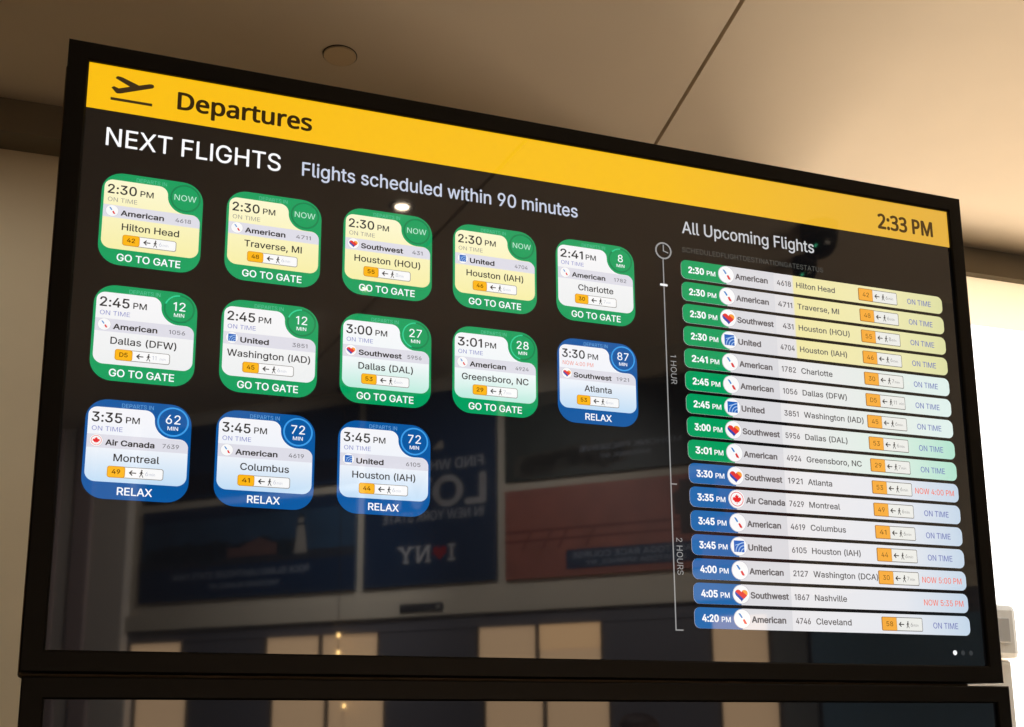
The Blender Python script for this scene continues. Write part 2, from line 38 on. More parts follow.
'9': (623, [311,709,353,706,391,696,427,680,458,658,485,630,506,598,522,561,532,521,535,477,533,443,525,408,513,371,434,232,276,0,179,0,415,341,423,341,396,304,353,278,300,268,259,271,222,280,189,295,159,315,134,340,114,370,99,404,90,442,87,484,91,526,100,565,117,600,138,632,165,658,196,680,231,696,270,706,311,633,285,631,262,625,240,614,220,599,204,581,190,560,180,537,174,511,172,484,174,456,180,430,190,407,204,386,220,368,240,354,262,343,285,337,311,335,337,337,361,343,383,354,403,368,419,385,433,406,443,429,449,455,451,482,449,510,443,536,433,560,419,581,403,599,384,614,362,625,337,631,385,297], [27,26,49,28,27,49,49,48,28,29,28,48,48,47,29,47,46,29,30,29,46,46,45,30,31,30,45,32,31,45,20,55,21,54,21,55,39,37,40,21,54,22,54,53,22,35,42,41,36,35,41,41,40,36,40,37,36,13,18,14,22,53,23,53,52,23,24,23,52,52,51,24,25,24,51,51,50,25,26,25,50,49,26,50,32,45,44,33,32,44,44,43,33,34,33,43,43,42,34,42,35,34,72,1,73,57,56,19,19,58,57,0,38,73,73,1,0,16,60,59,71,2,72,1,72,2,9,8,65,17,13,12,63,62,12,12,11,63,64,63,11,11,10,64,10,9,64,9,65,64,65,8,66,8,7,66,67,66,7,7,6,67,68,67,6,6,5,68,13,17,18,16,18,17,60,16,17,61,60,17,17,12,61,12,62,61,68,5,69,5,4,69,70,69,4,4,3,70,71,70,3,2,71,3,19,56,20,55,20,56,38,0,39,37,39,0,16,59,58,74,16,19,58,19,16,18,16,74,15,14,18,15,18,74]),
'a': (536, [220,-12,188,-10,158,-3,130,7,105,21,83,39,66,61,52,87,44,116,42,148,44,177,50,201,59,222,88,254,107,266,172,290,245,303,322,312,365,323,373,330,378,339,379,350,367,408,330,443,269,455,205,443,162,414,138,377,56,401,70,430,87,455,108,476,131,493,156,507,183,517,267,529,329,522,393,496,412,481,429,463,443,441,454,414,461,382,463,346,463,0,381,0,381,71,375,71,347,34,296,1,234,62,264,65,290,71,314,81,333,94,350,110,362,128,372,148,377,169,379,190,379,261,357,250,318,242,241,231,185,218,142,192,133,179,128,163,126,144,140,99,179,72], [8,7,68,9,8,68,68,67,9,10,9,67,11,10,67,0,50,1,1,50,70,15,64,63,1,70,2,3,2,70,32,26,25,33,32,25,25,34,33,3,70,4,70,69,4,5,4,69,6,5,69,7,6,69,68,7,69,11,67,66,12,11,66,66,65,12,13,12,65,14,13,65,65,64,14,64,15,14,29,28,27,30,29,27,27,26,30,31,30,26,26,32,31,49,52,51,62,17,16,52,49,48,53,52,48,48,54,53,17,62,61,61,18,17,23,36,24,35,24,36,44,46,45,46,44,57,58,57,44,59,58,44,44,43,59,60,59,43,19,60,43,20,19,43,21,20,43,43,42,21,54,48,47,55,54,47,47,46,55,56,55,46,46,57,56,18,61,60,60,19,18,21,42,22,42,41,22,41,40,22,40,39,22,39,38,22,23,22,38,38,37,23,36,23,37,49,51,0,50,0,51,62,16,63,15,63,16,34,25,24,24,35,34]),
'c': (544, [285,-11,240,-8,198,4,161,23,128,48,100,80,77,117,60,160,50,207,47,258,50,310,60,358,77,401,100,438,128,470,161,495,198,514,240,525,285,529,358,519,420,490,468,443,498,381,417,360,400,398,371,428,333,447,285,454,253,451,224,442,200,427,179,407,162,383,149,355,140,325,134,292,132,258,134,224,140,192,149,162,162,134,179,110,200,91,224,76,253,67,285,64,334,71,373,91,401,122,419,161,499,141,470,77,421,29,359,-1], [9,8,37,37,36,9,3,42,4,42,41,4,5,4,41,41,40,5,6,5,40,40,39,6,7,6,39,39,38,7,8,7,38,37,8,38,9,36,35,10,9,35,35,34,10,11,10,34,34,33,11,12,11,33,33,32,12,13,12,32,32,31,13,14,13,31,18,27,26,45,0,46,44,1,0,0,45,44,28,27,17,27,18,17,51,50,49,47,53,52,48,47,52,52,51,48,51,49,48,22,21,23,24,23,21,21,20,24,25,24,20,19,25,20,46,0,53,53,47,46,25,19,26,18,26,19,1,44,2,44,43,2,3,2,43,42,3,43,14,31,30,15,14,30,30,29,15,16,15,29,29,28,16,28,17,16]),
'd': (584, [269,-11,227,-8,188,4,153,22,122,47,96,79,75,116,60,159,50,207,47,260,50,312,60,360,75,403,97,440,123,471,154,496,189,514,227,525,269,529,300,527,326,522,348,513,395,476,421,439,428,439,428,700,512,700,512,0,430,0,430,81,422,81,395,43,347,5,325,-4,299,-9,281,64,311,67,338,75,362,89,382,108,399,131,412,158,421,189,427,223,429,261,427,298,422,331,412,362,399,388,383,411,362,429,339,443,312,451,281,454,250,451,223,443,199,428,179,410,162,386,149,359,140,329,134,296,132,261,134,225,140,191,149,160,162,133,179,109,200,90,224,76,251,67], [7,6,65,65,64,7,8,7,64,64,63,8,9,8,63,63,62,9,62,61,9,10,9,61,61,60,10,11,10,60,0,70,1,1,70,69,54,17,55,1,69,2,69,68,2,3,2,68,56,55,15,16,15,55,55,17,16,3,68,4,68,67,4,5,4,67,67,66,5,6,5,66,65,6,66,11,60,59,12,11,59,59,58,12,13,12,58,58,57,13,14,13,57,57,56,14,56,15,14,52,20,19,33,36,34,35,34,36,52,19,53,18,53,19,37,32,31,31,38,37,36,33,32,32,37,36,51,21,52,20,52,21,27,29,28,27,44,43,44,27,45,27,26,45,24,45,26,40,30,29,41,40,29,42,41,29,29,27,42,27,43,42,45,24,46,47,46,24,48,47,24,23,48,24,24,26,25,38,31,30,39,38,30,30,40,39,48,23,49,50,49,23,23,22,50,51,50,22,21,51,22,34,35,0,70,0,35,53,18,54,17,54,18]),
'e': (556, [292,-11,243,-8,200,4,161,23,127,48,99,79,77,117,60,159,50,206,47,257,50,308,60,356,76,399,98,437,126,468,158,494,196,514,237,525,282,529,366,515,392,503,416,488,439,469,460,446,477,419,491,388,502,352,509,312,511,233,103,233,103,304,465,304,426,278,424,311,419,342,410,369,397,394,381,415,361,432,338,444,312,452,282,454,252,452,225,444,201,431,181,414,164,394,150,371,140,345,134,318,132,290,134,208,141,175,152,146,167,121,186,101,208,85,233,73,261,66,292,63,349,73,393,100,420,145,502,125,492,99,479,75,461,54,440,35,416,19,389,6,359,-4,327,-9,424,304,133,304,133,233], [30,29,50,32,31,72,49,48,30,7,6,52,52,51,7,51,29,7,8,7,29,9,8,29,29,30,9,10,9,30,11,10,30,30,48,11,12,11,48,1,58,57,1,57,2,56,2,57,42,17,43,2,56,3,55,3,56,15,45,44,16,15,44,44,43,16,43,17,16,3,55,4,55,54,4,5,4,54,54,53,5,6,5,53,52,6,53,12,48,47,13,12,47,47,46,13,14,13,46,46,45,14,45,15,14,70,60,71,59,0,71,71,60,59,18,41,40,60,70,69,69,68,60,68,61,60,38,20,39,20,19,39,40,39,19,18,40,19,28,27,31,27,26,31,65,64,62,64,63,62,50,29,74,28,31,32,34,33,31,31,26,34,26,25,34,61,68,67,67,66,61,66,65,61,65,62,61,34,25,35,25,24,35,36,35,24,24,23,36,37,36,23,23,22,37,22,21,37,38,37,21,20,38,21,58,1,0,0,59,58,41,18,42,17,42,18,29,51,74,49,30,73,31,33,72,30,50,73,50,32,72,50,72,73,28,32,74,32,50,74]),
'g': (585, [285,-207,248,-206,214,-200,184,-192,113,-152,70,-95,140,-56,167,-91,212,-121,285,-134,324,-130,359,-120,388,-103,411,-79,424,-47,428,-8,428,94,421,94,394,57,347,22,325,13,299,8,268,7,228,10,190,20,155,37,124,60,98,89,76,124,60,165,50,211,47,263,50,315,60,361,76,404,97,440,123,471,155,496,190,514,228,525,270,529,300,527,327,522,349,513,397,476,423,439,431,439,431,522,513,522,513,-12,509,-55,499,-92,482,-124,459,-150,432,-171,400,-187,364,-198,326,-205,282,81,312,84,339,91,363,103,383,120,400,141,413,167,422,196,428,229,430,265,428,301,422,333,413,363,400,389,383,411,363,430,340,443,312,451,282,454,251,451,224,443,200,429,179,410,162,387,149,361,140,331,134,299,132,265,134,230,140,198,150,169,163,143,180,122,200,104,224,92,251,84], [29,28,88,88,87,29,30,29,87,87,86,30,31,30,86,86,85,31,85,84,31,32,31,84,84,83,32,33,32,83,83,82,33,34,33,82,2,8,3,92,23,93,40,77,76,93,23,22,22,58,93,39,78,77,77,40,39,8,2,1,23,92,24,91,24,92,38,79,78,78,39,38,3,8,4,8,7,4,5,4,7,6,5,7,24,91,25,26,25,91,91,90,26,27,26,90,90,89,27,28,27,89,88,28,89,34,82,81,35,34,81,81,80,35,36,35,80,80,79,36,37,36,79,79,38,37,57,10,9,59,21,20,41,75,42,11,56,55,55,12,11,10,57,56,56,11,10,59,20,19,60,59,19,19,18,60,18,61,60,73,44,74,44,43,74,75,74,43,42,75,43,63,17,16,64,63,16,16,65,64,67,66,49,49,48,67,68,67,48,47,46,48,53,52,13,52,51,13,14,13,51,51,50,14,15,14,50,50,49,15,16,15,49,65,16,49,49,66,65,68,48,69,48,46,69,70,69,46,71,70,46,45,71,46,12,55,54,54,53,12,53,13,12,61,18,17,62,61,17,17,63,62,71,45,72,73,72,45,44,73,45,57,9,0,1,0,9,8,1,9,58,22,21,21,59,58,75,41,76,40,76,41]),
'h': (564, [156,312,156,0,72,0,72,700,156,700,156,396,141,396,159,439,182,473,209,498,241,515,275,526,313,529,347,527,378,519,406,507,431,490,452,468,469,441,481,410,489,373,491,331,491,0,407,0,407,324,404,361,393,393,376,419,352,438,323,449,289,453,265,451,242,446,221,437,203,424,187,408,174,389,164,366,158,341,156,432], [3,2,6,2,1,0,6,2,0,0,38,6,10,32,31,9,33,32,32,10,9,8,34,33,33,9,8,6,38,37,5,6,37,37,36,5,36,35,5,7,5,35,35,34,7,34,8,7,3,6,4,12,29,13,29,12,30,11,30,12,28,14,29,13,29,14,24,23,22,22,21,24,24,21,25,21,20,25,20,19,25,26,25,19,19,18,26,18,17,26,27,26,17,17,16,27,16,15,27,28,27,15,14,28,15,30,11,31,10,31,11,5,7,39,6,5,39,4,6,39]),
'i': (229, [72,0,72,522,156,522,156,0,115,609,100,611,86,617,74,626,64,637,59,650,57,665,59,680,64,693,74,704,86,713,100,719,115,721,131,719,144,713,157,704,166,693,172,680,174,665,172,650,166,637,157,626,144,617,131,611], [13,7,6,5,4,6,4,14,6,13,6,14,9,8,7,10,9,7,7,13,10,11,10,13,12,11,13,26,18,16,17,16,18,19,25,24,22,21,20,23,22,24,22,20,24,19,24,20,18,26,25,25,19,18,1,0,3,3,2,1,27,26,4,26,16,4,14,4,16,15,14,16]),
'l': (260, [192,-3,155,0,125,10,102,28,85,51,76,81,72,116,72,700,156,700,156,136,165,86,173,78,185,73,201,71,221,72,233,75,249,4,222,-1], [6,5,9,7,6,9,9,8,7,14,13,17,17,16,14,16,15,14,17,13,0,12,0,13,0,12,1,12,11,1,2,1,11,3,2,11,11,10,3,4,3,10,5,4,10,9,5,10]),
'm': (839, [72,0,72,522,154,522,155,406,148,406,157,433,168,456,182,476,237,517,302,531,338,527,369,516,395,496,416,471,432,440,442,405,430,405,438,430,449,452,464,472,524,516,601,531,630,529,658,523,684,512,707,496,727,476,744,452,756,423,764,389,766,351,766,0,682,0,682,349,679,383,668,410,650,430,628,444,603,452,576,455,554,453,533,448,515,440,475,399,461,340,461,0,377,0,377,358,374,385,364,408,348,428,327,443,302,452,274,455,217,440,200,429,185,415,173,398,164,378,158,354,156,327,156,0,155,426,436,425], [61,60,0,1,0,60,4,1,60,56,55,5,6,5,55,55,7,6,4,60,59,59,58,4,3,4,58,58,57,3,57,56,3,56,5,3,1,4,2,8,54,53,51,10,52,10,9,52,53,52,9,8,53,9,47,16,48,49,48,16,49,13,50,13,12,50,51,50,12,12,11,51,10,51,11,7,55,54,54,8,7,41,20,42,38,21,39,20,41,40,40,39,20,39,21,20,15,44,43,17,15,43,18,17,43,43,42,18,19,18,42,42,20,19,22,37,23,33,32,31,31,30,33,30,29,33,34,33,29,29,28,34,35,34,28,28,27,35,27,26,35,36,35,26,26,25,36,25,24,36,37,36,24,23,37,24,37,22,38,21,38,22,45,44,46,47,46,44,16,47,44,44,15,16,16,15,63,49,16,14,13,49,14,3,5,62,4,3,62,2,4,62,15,17,63,14,16,63]),
'n': (564, [156,312,156,0,72,0,72,522,154,522,154,396,141,396,159,439,182,473,209,498,241,515,275,526,313,529,347,527,378,519,406,507,431,490,452,468,469,441,481,410,489,373,491,331,491,0,407,0,407,324,404,361,393,393,376,419,352,438,323,449,289,453,265,451,242,446,221,437,203,424,187,408,174,389,164,366,158,341,154,427], [1,0,2,3,2,0,6,3,0,0,38,6,3,6,4,10,32,31,9,33,32,32,10,9,8,34,33,33,9,8,6,38,37,5,6,37,37,36,5,36,35,5,7,5,35,35,34,7,34,8,7,12,29,13,29,12,30,11,30,12,28,14,29,13,29,14,24,23,22,22,21,24,24,21,25,21,20,25,20,19,25,26,25,19,19,18,26,18,17,26,27,26,17,17,16,27,16,15,27,28,27,15,14,28,15,30,11,31,10,31,11,5,7,39,6,5,39,4,6,39]),
'o': (571, [285,-11,240,-8,198,4,161,23,128,48,100,80,77,117,60,160,50,207,47,258,50,310,60,358,77,401,100,438,128,470,161,495,198,514,240,525,285,529,331,525,373,514,411,495,444,470,472,438,494,401,511,358,521,310,524,258,521,207,511,160,494,117,472,80,444,48,411,23,373,4,331,-8,285,64,318,67,347,76,372,91,393,110,410,134,423,162,432,192,437,224,439,258,437,292,432,325,423,355,410,383,393,407,372,427,347,442,318,451,285,454,253,451,224,442,200,427,179,407,162,383,149,355,140,325,134,292,132,258,134,224,140,192,149,162,162,134,179,110,200,91,224,76,253,67], [7,6,66,66,65,7,8,7,65,65,64,8,9,8,64,64,63,9,63,62,9,10,9,62,62,61,10,11,10,61,61,60,11,12,11,60,0,36,71,0,71,1,1,71,2,71,70,2,3,2,70,69,3,70,57,56,15,16,15,56,56,55,16,55,17,16,3,69,4,69,68,4,5,4,68,68,67,5,6,5,67,66,6,67,12,60,59,13,12,59,59,58,13,14,13,58,58,57,14,57,15,14,54,53,19,18,54,19,37,35,34,38,37,34,34,33,38,39,38,33,51,21,52,21,20,52,53,52,20,19,53,20,30,29,42,43,42,29,29,28,43,44,43,28,28,27,44,45,44,27,46,45,27,27,26,46,47,46,26,26,25,47,48,47,25,25,24,48,39,33,32,40,39,32,32,31,40,41,40,31,31,30,41,30,42,41,48,24,49,24,23,49,50,49,23,23,22,50,51,50,22,21,51,22,35,37,0,36,0,37,17,55,54,54,18,17]),
'r': (357, [72,0,72,522,154,522,154,442,188,487,210,505,235,519,263,527,335,528,335,443,285,448,261,446,239,441,219,433,201,421,186,407,173,390,164,371,158,349,156,326,156,0], [3,2,1,0,20,19,1,0,19,19,18,1,3,1,18,18,17,3,17,16,3,16,15,3,4,14,13,10,9,8,7,11,10,10,8,7,4,13,12,5,4,12,6,5,12,12,11,6,11,7,6,3,15,14,14,4,3]),
's': (502, [250,-11,216,-10,184,-4,154,5,128,17,105,33,85,52,69,75,57,101,49,130,129,147,138,120,152,99,171,83,193,72,220,65,249,62,283,65,312,73,336,86,354,102,365,121,369,141,367,159,360,174,350,187,335,198,315,207,205,234,162,247,127,265,99,286,80,312,68,342,64,377,67,406,76,432,89,456,108,477,131,495,158,510,189,520,222,527,257,529,291,527,322,522,349,513,373,500,394,485,411,467,446,399,369,381,361,401,349,418,334,434,314,447,289,455,258,458,228,455,202,448,180,436,163,420,153,402,149,381,152,363,159,348,171,335,236,307,316,288,359,275,394,257,421,236,440,210,452,181,456,147,453,117,444,90,430,65,410,43,386,24,358,9,325,-2,289,-9], [5,12,6,12,11,6,7,6,11,8,7,11,11,10,8,9,8,10,35,34,63,15,1,16,1,15,2,14,2,15,41,59,58,58,42,41,2,14,3,13,3,14,28,67,29,66,29,67,40,60,59,59,41,40,3,13,4,5,4,13,12,5,13,29,66,30,31,30,66,66,65,31,32,31,65,65,64,32,33,32,64,34,33,64,63,34,64,35,63,62,36,35,62,37,36,62,62,61,37,38,37,61,39,38,61,61,60,39,60,40,39,56,44,57,43,57,44,17,82,81,18,17,81,81,80,18,80,19,18,46,45,55,56,55,45,44,56,45,77,76,21,76,75,21,22,21,75,75,74,22,23,22,74,74,73,23,73,72,23,24,23,72,72,71,24,52,51,50,50,49,52,19,80,79,20,19,79,79,78,20,78,77,20,77,21,20,24,71,25,71,70,25,26,25,70,70,69,26,27,26,69,68,27,69,52,49,53,49,48,53,54,53,48,48,47,54,55,54,47,46,55,47,16,1,0,0,82,16,82,17,16,27,68,28,67,28,68,42,58,57,57,43,42]),
't': (313, [280,522,280,450,9,450,9,522,89,648,173,648,173,134,175,114,180,97,187,84,199,76,214,70,255,70,278,74,293,2,264,-4,232,-6,190,-2,155,10,127,29,106,56,93,89,89,128,173,522,173,450,89,450,89,522], [22,21,7,7,6,22,24,25,6,16,11,17,11,10,17,12,15,14,13,12,14,15,12,16,11,16,12,17,10,18,10,9,18,19,18,9,20,19,9,9,8,20,21,20,8,7,21,8,23,26,24,5,4,23,1,0,23,24,1,23,22,6,25,3,2,25,26,3,25,25,24,26,26,23,4]),
'u': (564, [251,-7,217,-5,186,3,158,15,133,32,112,54,95,81,82,113,75,150,72,191,72,522,156,522,156,198,160,161,171,129,188,103,212,84,241,73,275,69,299,71,322,76,343,85,361,98,377,114,390,133,400,156,405,181,407,210,407,522,491,522,491,0,410,0,410,126,423,126,404,83,381,48,354,23,322,6,288,-4,410,97], [10,9,12,12,11,10,17,0,18,0,17,1,1,17,2,17,16,2,3,2,16,15,3,16,3,15,4,5,4,15,15,14,5,6,5,14,7,6,14,14,13,7,8,7,13,9,8,13,12,9,13,19,38,37,37,20,19,20,37,36,21,20,36,36,35,21,35,22,21,30,33,31,32,33,25,26,25,33,27,26,33,33,30,27,30,29,27,28,27,29,22,35,34,23,22,34,34,32,23,24,23,32,32,25,24,18,0,38,38,19,18,32,34,39,33,32,39,31,33,39]),
'v': (536, [224,0,24,522,116,522,227,213,257,120,283,29,253,29,308,213,420,522,511,522,311,0,268,80], [0,3,1,2,1,3,11,5,7,7,5,10,10,9,7,9,8,7,6,0,10,10,5,6,5,11,6,0,6,4,3,0,4,4,6,11]),
'w': (780, [189,0,31,522,120,522,212,188,241,57,227,57,255,185,347,522,436,522,498,294,525,187,553,57,538,57,568,186,661,522,749,522,591,0,507,0,381,465,400,465,273,0,234,89,546,90,390,430], [3,0,5,0,3,1,2,1,3,5,0,20,20,4,5,5,4,21,18,7,6,8,19,9,13,11,16,16,15,13,15,14,13,16,11,17,11,12,17,12,11,22,17,12,10,19,18,23,7,18,19,19,8,7,4,6,21,3,5,21,11,13,22,10,12,22,18,6,23,10,9,17,17,9,23,9,19,23,6,4,20,20,23,6]),
'b': (584, [316,-11,286,-9,260,-4,237,5,190,43,163,81,154,81,154,0,72,0,72,700,156,700,156,439,163,439,189,476,236,513,258,522,284,527,315,529,357,525,396,514,431,496,461,471,488,440,509,403,524,360,534,312,537,260,534,207,525,159,509,116,488,79,462,47,431,22,396,4,358,-8,303,64,334,67,361,76,385,90,405,109,421,133,435,160,444,191,450,225,450,296,444,329,435,359,422,386,405,410,385,428,361,443,334,451,303,454,272,451,245,443,222,429,202,411,185,388,172,362,163,331,157,298,155,261,157,223,163,189,172,158,185,131,202,108,222,89,246,75,273,67], [7,6,8,62,61,8,5,65,6,65,64,6,64,63,6,8,6,63,62,8,63,8,61,60,9,8,60,11,9,60,60,59,11,59,58,11,58,57,11,57,12,11,55,54,13,54,14,13,1,35,69,1,69,2,52,16,53,15,53,16,2,69,3,69,68,3,4,3,68,67,4,68,14,54,53,53,15,14,4,67,5,67,66,5,65,5,66,12,57,56,56,55,12,55,13,12,9,11,10,36,0,34,34,37,36,50,18,51,17,51,18,38,33,32,37,34,33,33,38,37,49,19,50,18,50,19,29,28,41,42,41,28,28,27,42,43,42,27,27,26,43,44,43,26,26,25,44,45,44,25,25,24,45,46,45,24,24,23,46,38,32,31,39,38,31,31,30,39,40,39,30,30,29,40,29,41,40,46,23,47,23,22,47,48,47,22,22,21,48,49,48,21,21,20,49,19,49,20,35,1,0,0,36,35,51,17,52,16,52,17]),
'f': (349, [314,522,314,450,9,450,9,522,111,0,111,594,113,622,120,647,132,669,147,687,165,702,186,714,258,729,306,725,334,717,313,645,296,649,268,652,245,650,226,644,212,633,203,618,197,599,195,576,195,0,111,450,111,522,195,522,195,450], [28,25,24,17,16,13,15,14,16,13,16,14,12,18,17,17,13,12,5,23,22,6,5,22,22,21,6,7,6,21,8,7,21,21,20,8,9,8,20,10,9,20,20,19,10,11,10,19,19,18,11,18,12,11,26,27,23,4,24,25,3,2,26,2,25,26,27,26,25,23,5,26,1,0,27,28,1,27,25,28,27]),
'k': (524, [151,188,151,291,166,291,391,522,496,522,253,274,244,274,72,0,72,700,156,700,156,0,404,0,203,256,263,315,512,0,156,291,156,193,212,244,276,298], [1,15,9,0,7,10,7,0,1,8,7,1,1,9,8,5,13,6,11,14,5,13,5,18,4,3,13,1,0,16,12,6,13,13,3,2,5,14,18,0,10,16,6,12,17,12,2,15,15,16,12,15,1,16,5,6,17,11,5,17,12,16,17,2,12,13,4,13,18]),
'p': (584, [72,-196,72,522,154,522,154,439,163,439,189,476,236,513,258,522,284,527,315,529,357,525,396,514,431,496,461,471,488,440,509,403,524,360,534,312,537,260,534,207,525,159,509,116,488,79,462,47,431,22,396,4,358,-8,316,-11,286,-9,260,-4,237,5,190,43,163,81,156,81,156,-196,303,64,334,67,361,76,385,90,405,109,421,133,435,160,444,191,450,225,450,296,444,329,435,359,422,386,405,410,385,428,361,443,334,451,303,454,272,451,245,443,222,429,202,411,185,388,172,362,163,331,157,298,155,261,157,223,163,189,172,158,185,131,202,108,222,89,246,75,273,67], [3,2,1,33,62,0,1,0,62,62,61,1,32,65,33,65,64,33,64,63,33,62,33,63,1,61,60,60,59,1,3,1,59,59,58,3,58,57,3,57,4,3,55,54,5,54,6,5,28,35,69,28,69,29,52,8,53,7,53,8,29,69,30,69,68,30,31,30,68,67,31,68,6,54,53,53,7,6,0,34,33,31,67,32,67,66,32,65,32,66,4,57,56,56,55,4,55,5,4,36,27,26,26,37,36,50,10,51,9,51,10,38,25,24,37,26,25,25,38,37,49,11,50,10,50,11,21,20,41,42,41,20,20,19,42,43,42,19,19,18,43,44,43,18,18,17,44,45,44,17,17,16,45,46,45,16,16,15,46,38,24,23,39,38,23,23,22,39,40,39,22,22,21,40,21,41,40,46,15,47,15,14,47,48,47,14,14,13,48,49,48,13,13,12,49,11,49,12,35,28,27,27,36,35,51,9,52,8,52,9]),
'y': (536, [65,-191,85,-118,143,-122,179,-102,207,-49,224,-2,24,522,116,522,227,213,257,119,283,29,253,29,308,213,420,522,511,522,281,-80,243,-147,192,-187,126,-200,89,-197,268,80], [19,1,0,2,18,17,17,3,2,1,19,18,18,2,1,11,9,5,8,5,9,13,12,14,10,15,14,14,12,10,15,10,5,11,5,10,11,10,20,10,12,20,3,17,16,16,15,3,4,3,15,15,5,4,5,8,6,7,6,8,9,11,20]),
':': (258, [131,-6,115,-4,100,2,87,12,76,25,70,40,68,56,70,73,76,88,87,101,100,111,115,117,131,119,148,117,163,111,176,101,186,88,192,73,194,56,192,40,186,25,176,12,163,2,148,-4,131,373,115,375,100,381,87,391,76,404,70,419,68,435,70,452,76,467,87,480,100,490,115,496,131,498,148,496,163,490,176,480,186,467,192,452,194,435,192,419,186,404,176,391,163,381,148,375], [4,3,5,6,5,3,3,9,6,7,6,9,9,8,7,27,26,25,34,33,35,2,1,3,1,0,3,9,3,0,0,12,9,12,11,9,11,10,9,29,28,27,30,29,27,27,33,30,31,30,33,32,31,33,22,21,23,15,14,13,45,44,43,40,39,41,20,19,21,23,21,19,19,18,23,18,17,13,15,13,17,17,16,15,47,46,45,45,43,47,43,42,47,24,47,42,36,24,42,37,36,42,42,41,37,41,39,37,38,37,39,23,18,0,12,0,18,18,13,12,27,25,24,33,27,24,24,36,33,35,33,36]),
',': (258, [52,-164,93,98,188,98,116,-164], [1,0,3,3,2,1]),
'(': (376, [123,284,138,445,181,607,243,742,325,742,263,589,222,431,208,284,221,158,259,22,325,-132,243,-132,207,-64,177,5,153,75,136,145,126,215], [5,4,3,11,10,12,10,9,12,13,12,9,14,13,9,9,8,14,15,14,8,16,15,8,8,7,16,0,16,7,1,0,7,7,6,1,2,1,6,6,5,2,5,3,2]),
')': (376, [51,-132,118,25,156,160,168,284,154,431,113,589,51,742,133,742,195,607,238,445,253,284,250,214,239,144,222,73,199,3,169,-65,133,-132], [6,5,7,11,10,3,10,9,3,0,16,15,1,0,15,15,14,1,14,13,1,2,1,13,13,12,2,12,11,2,11,3,2,3,9,4,9,8,4,5,4,8,7,5,8]),
' ': (258, [], []),
}
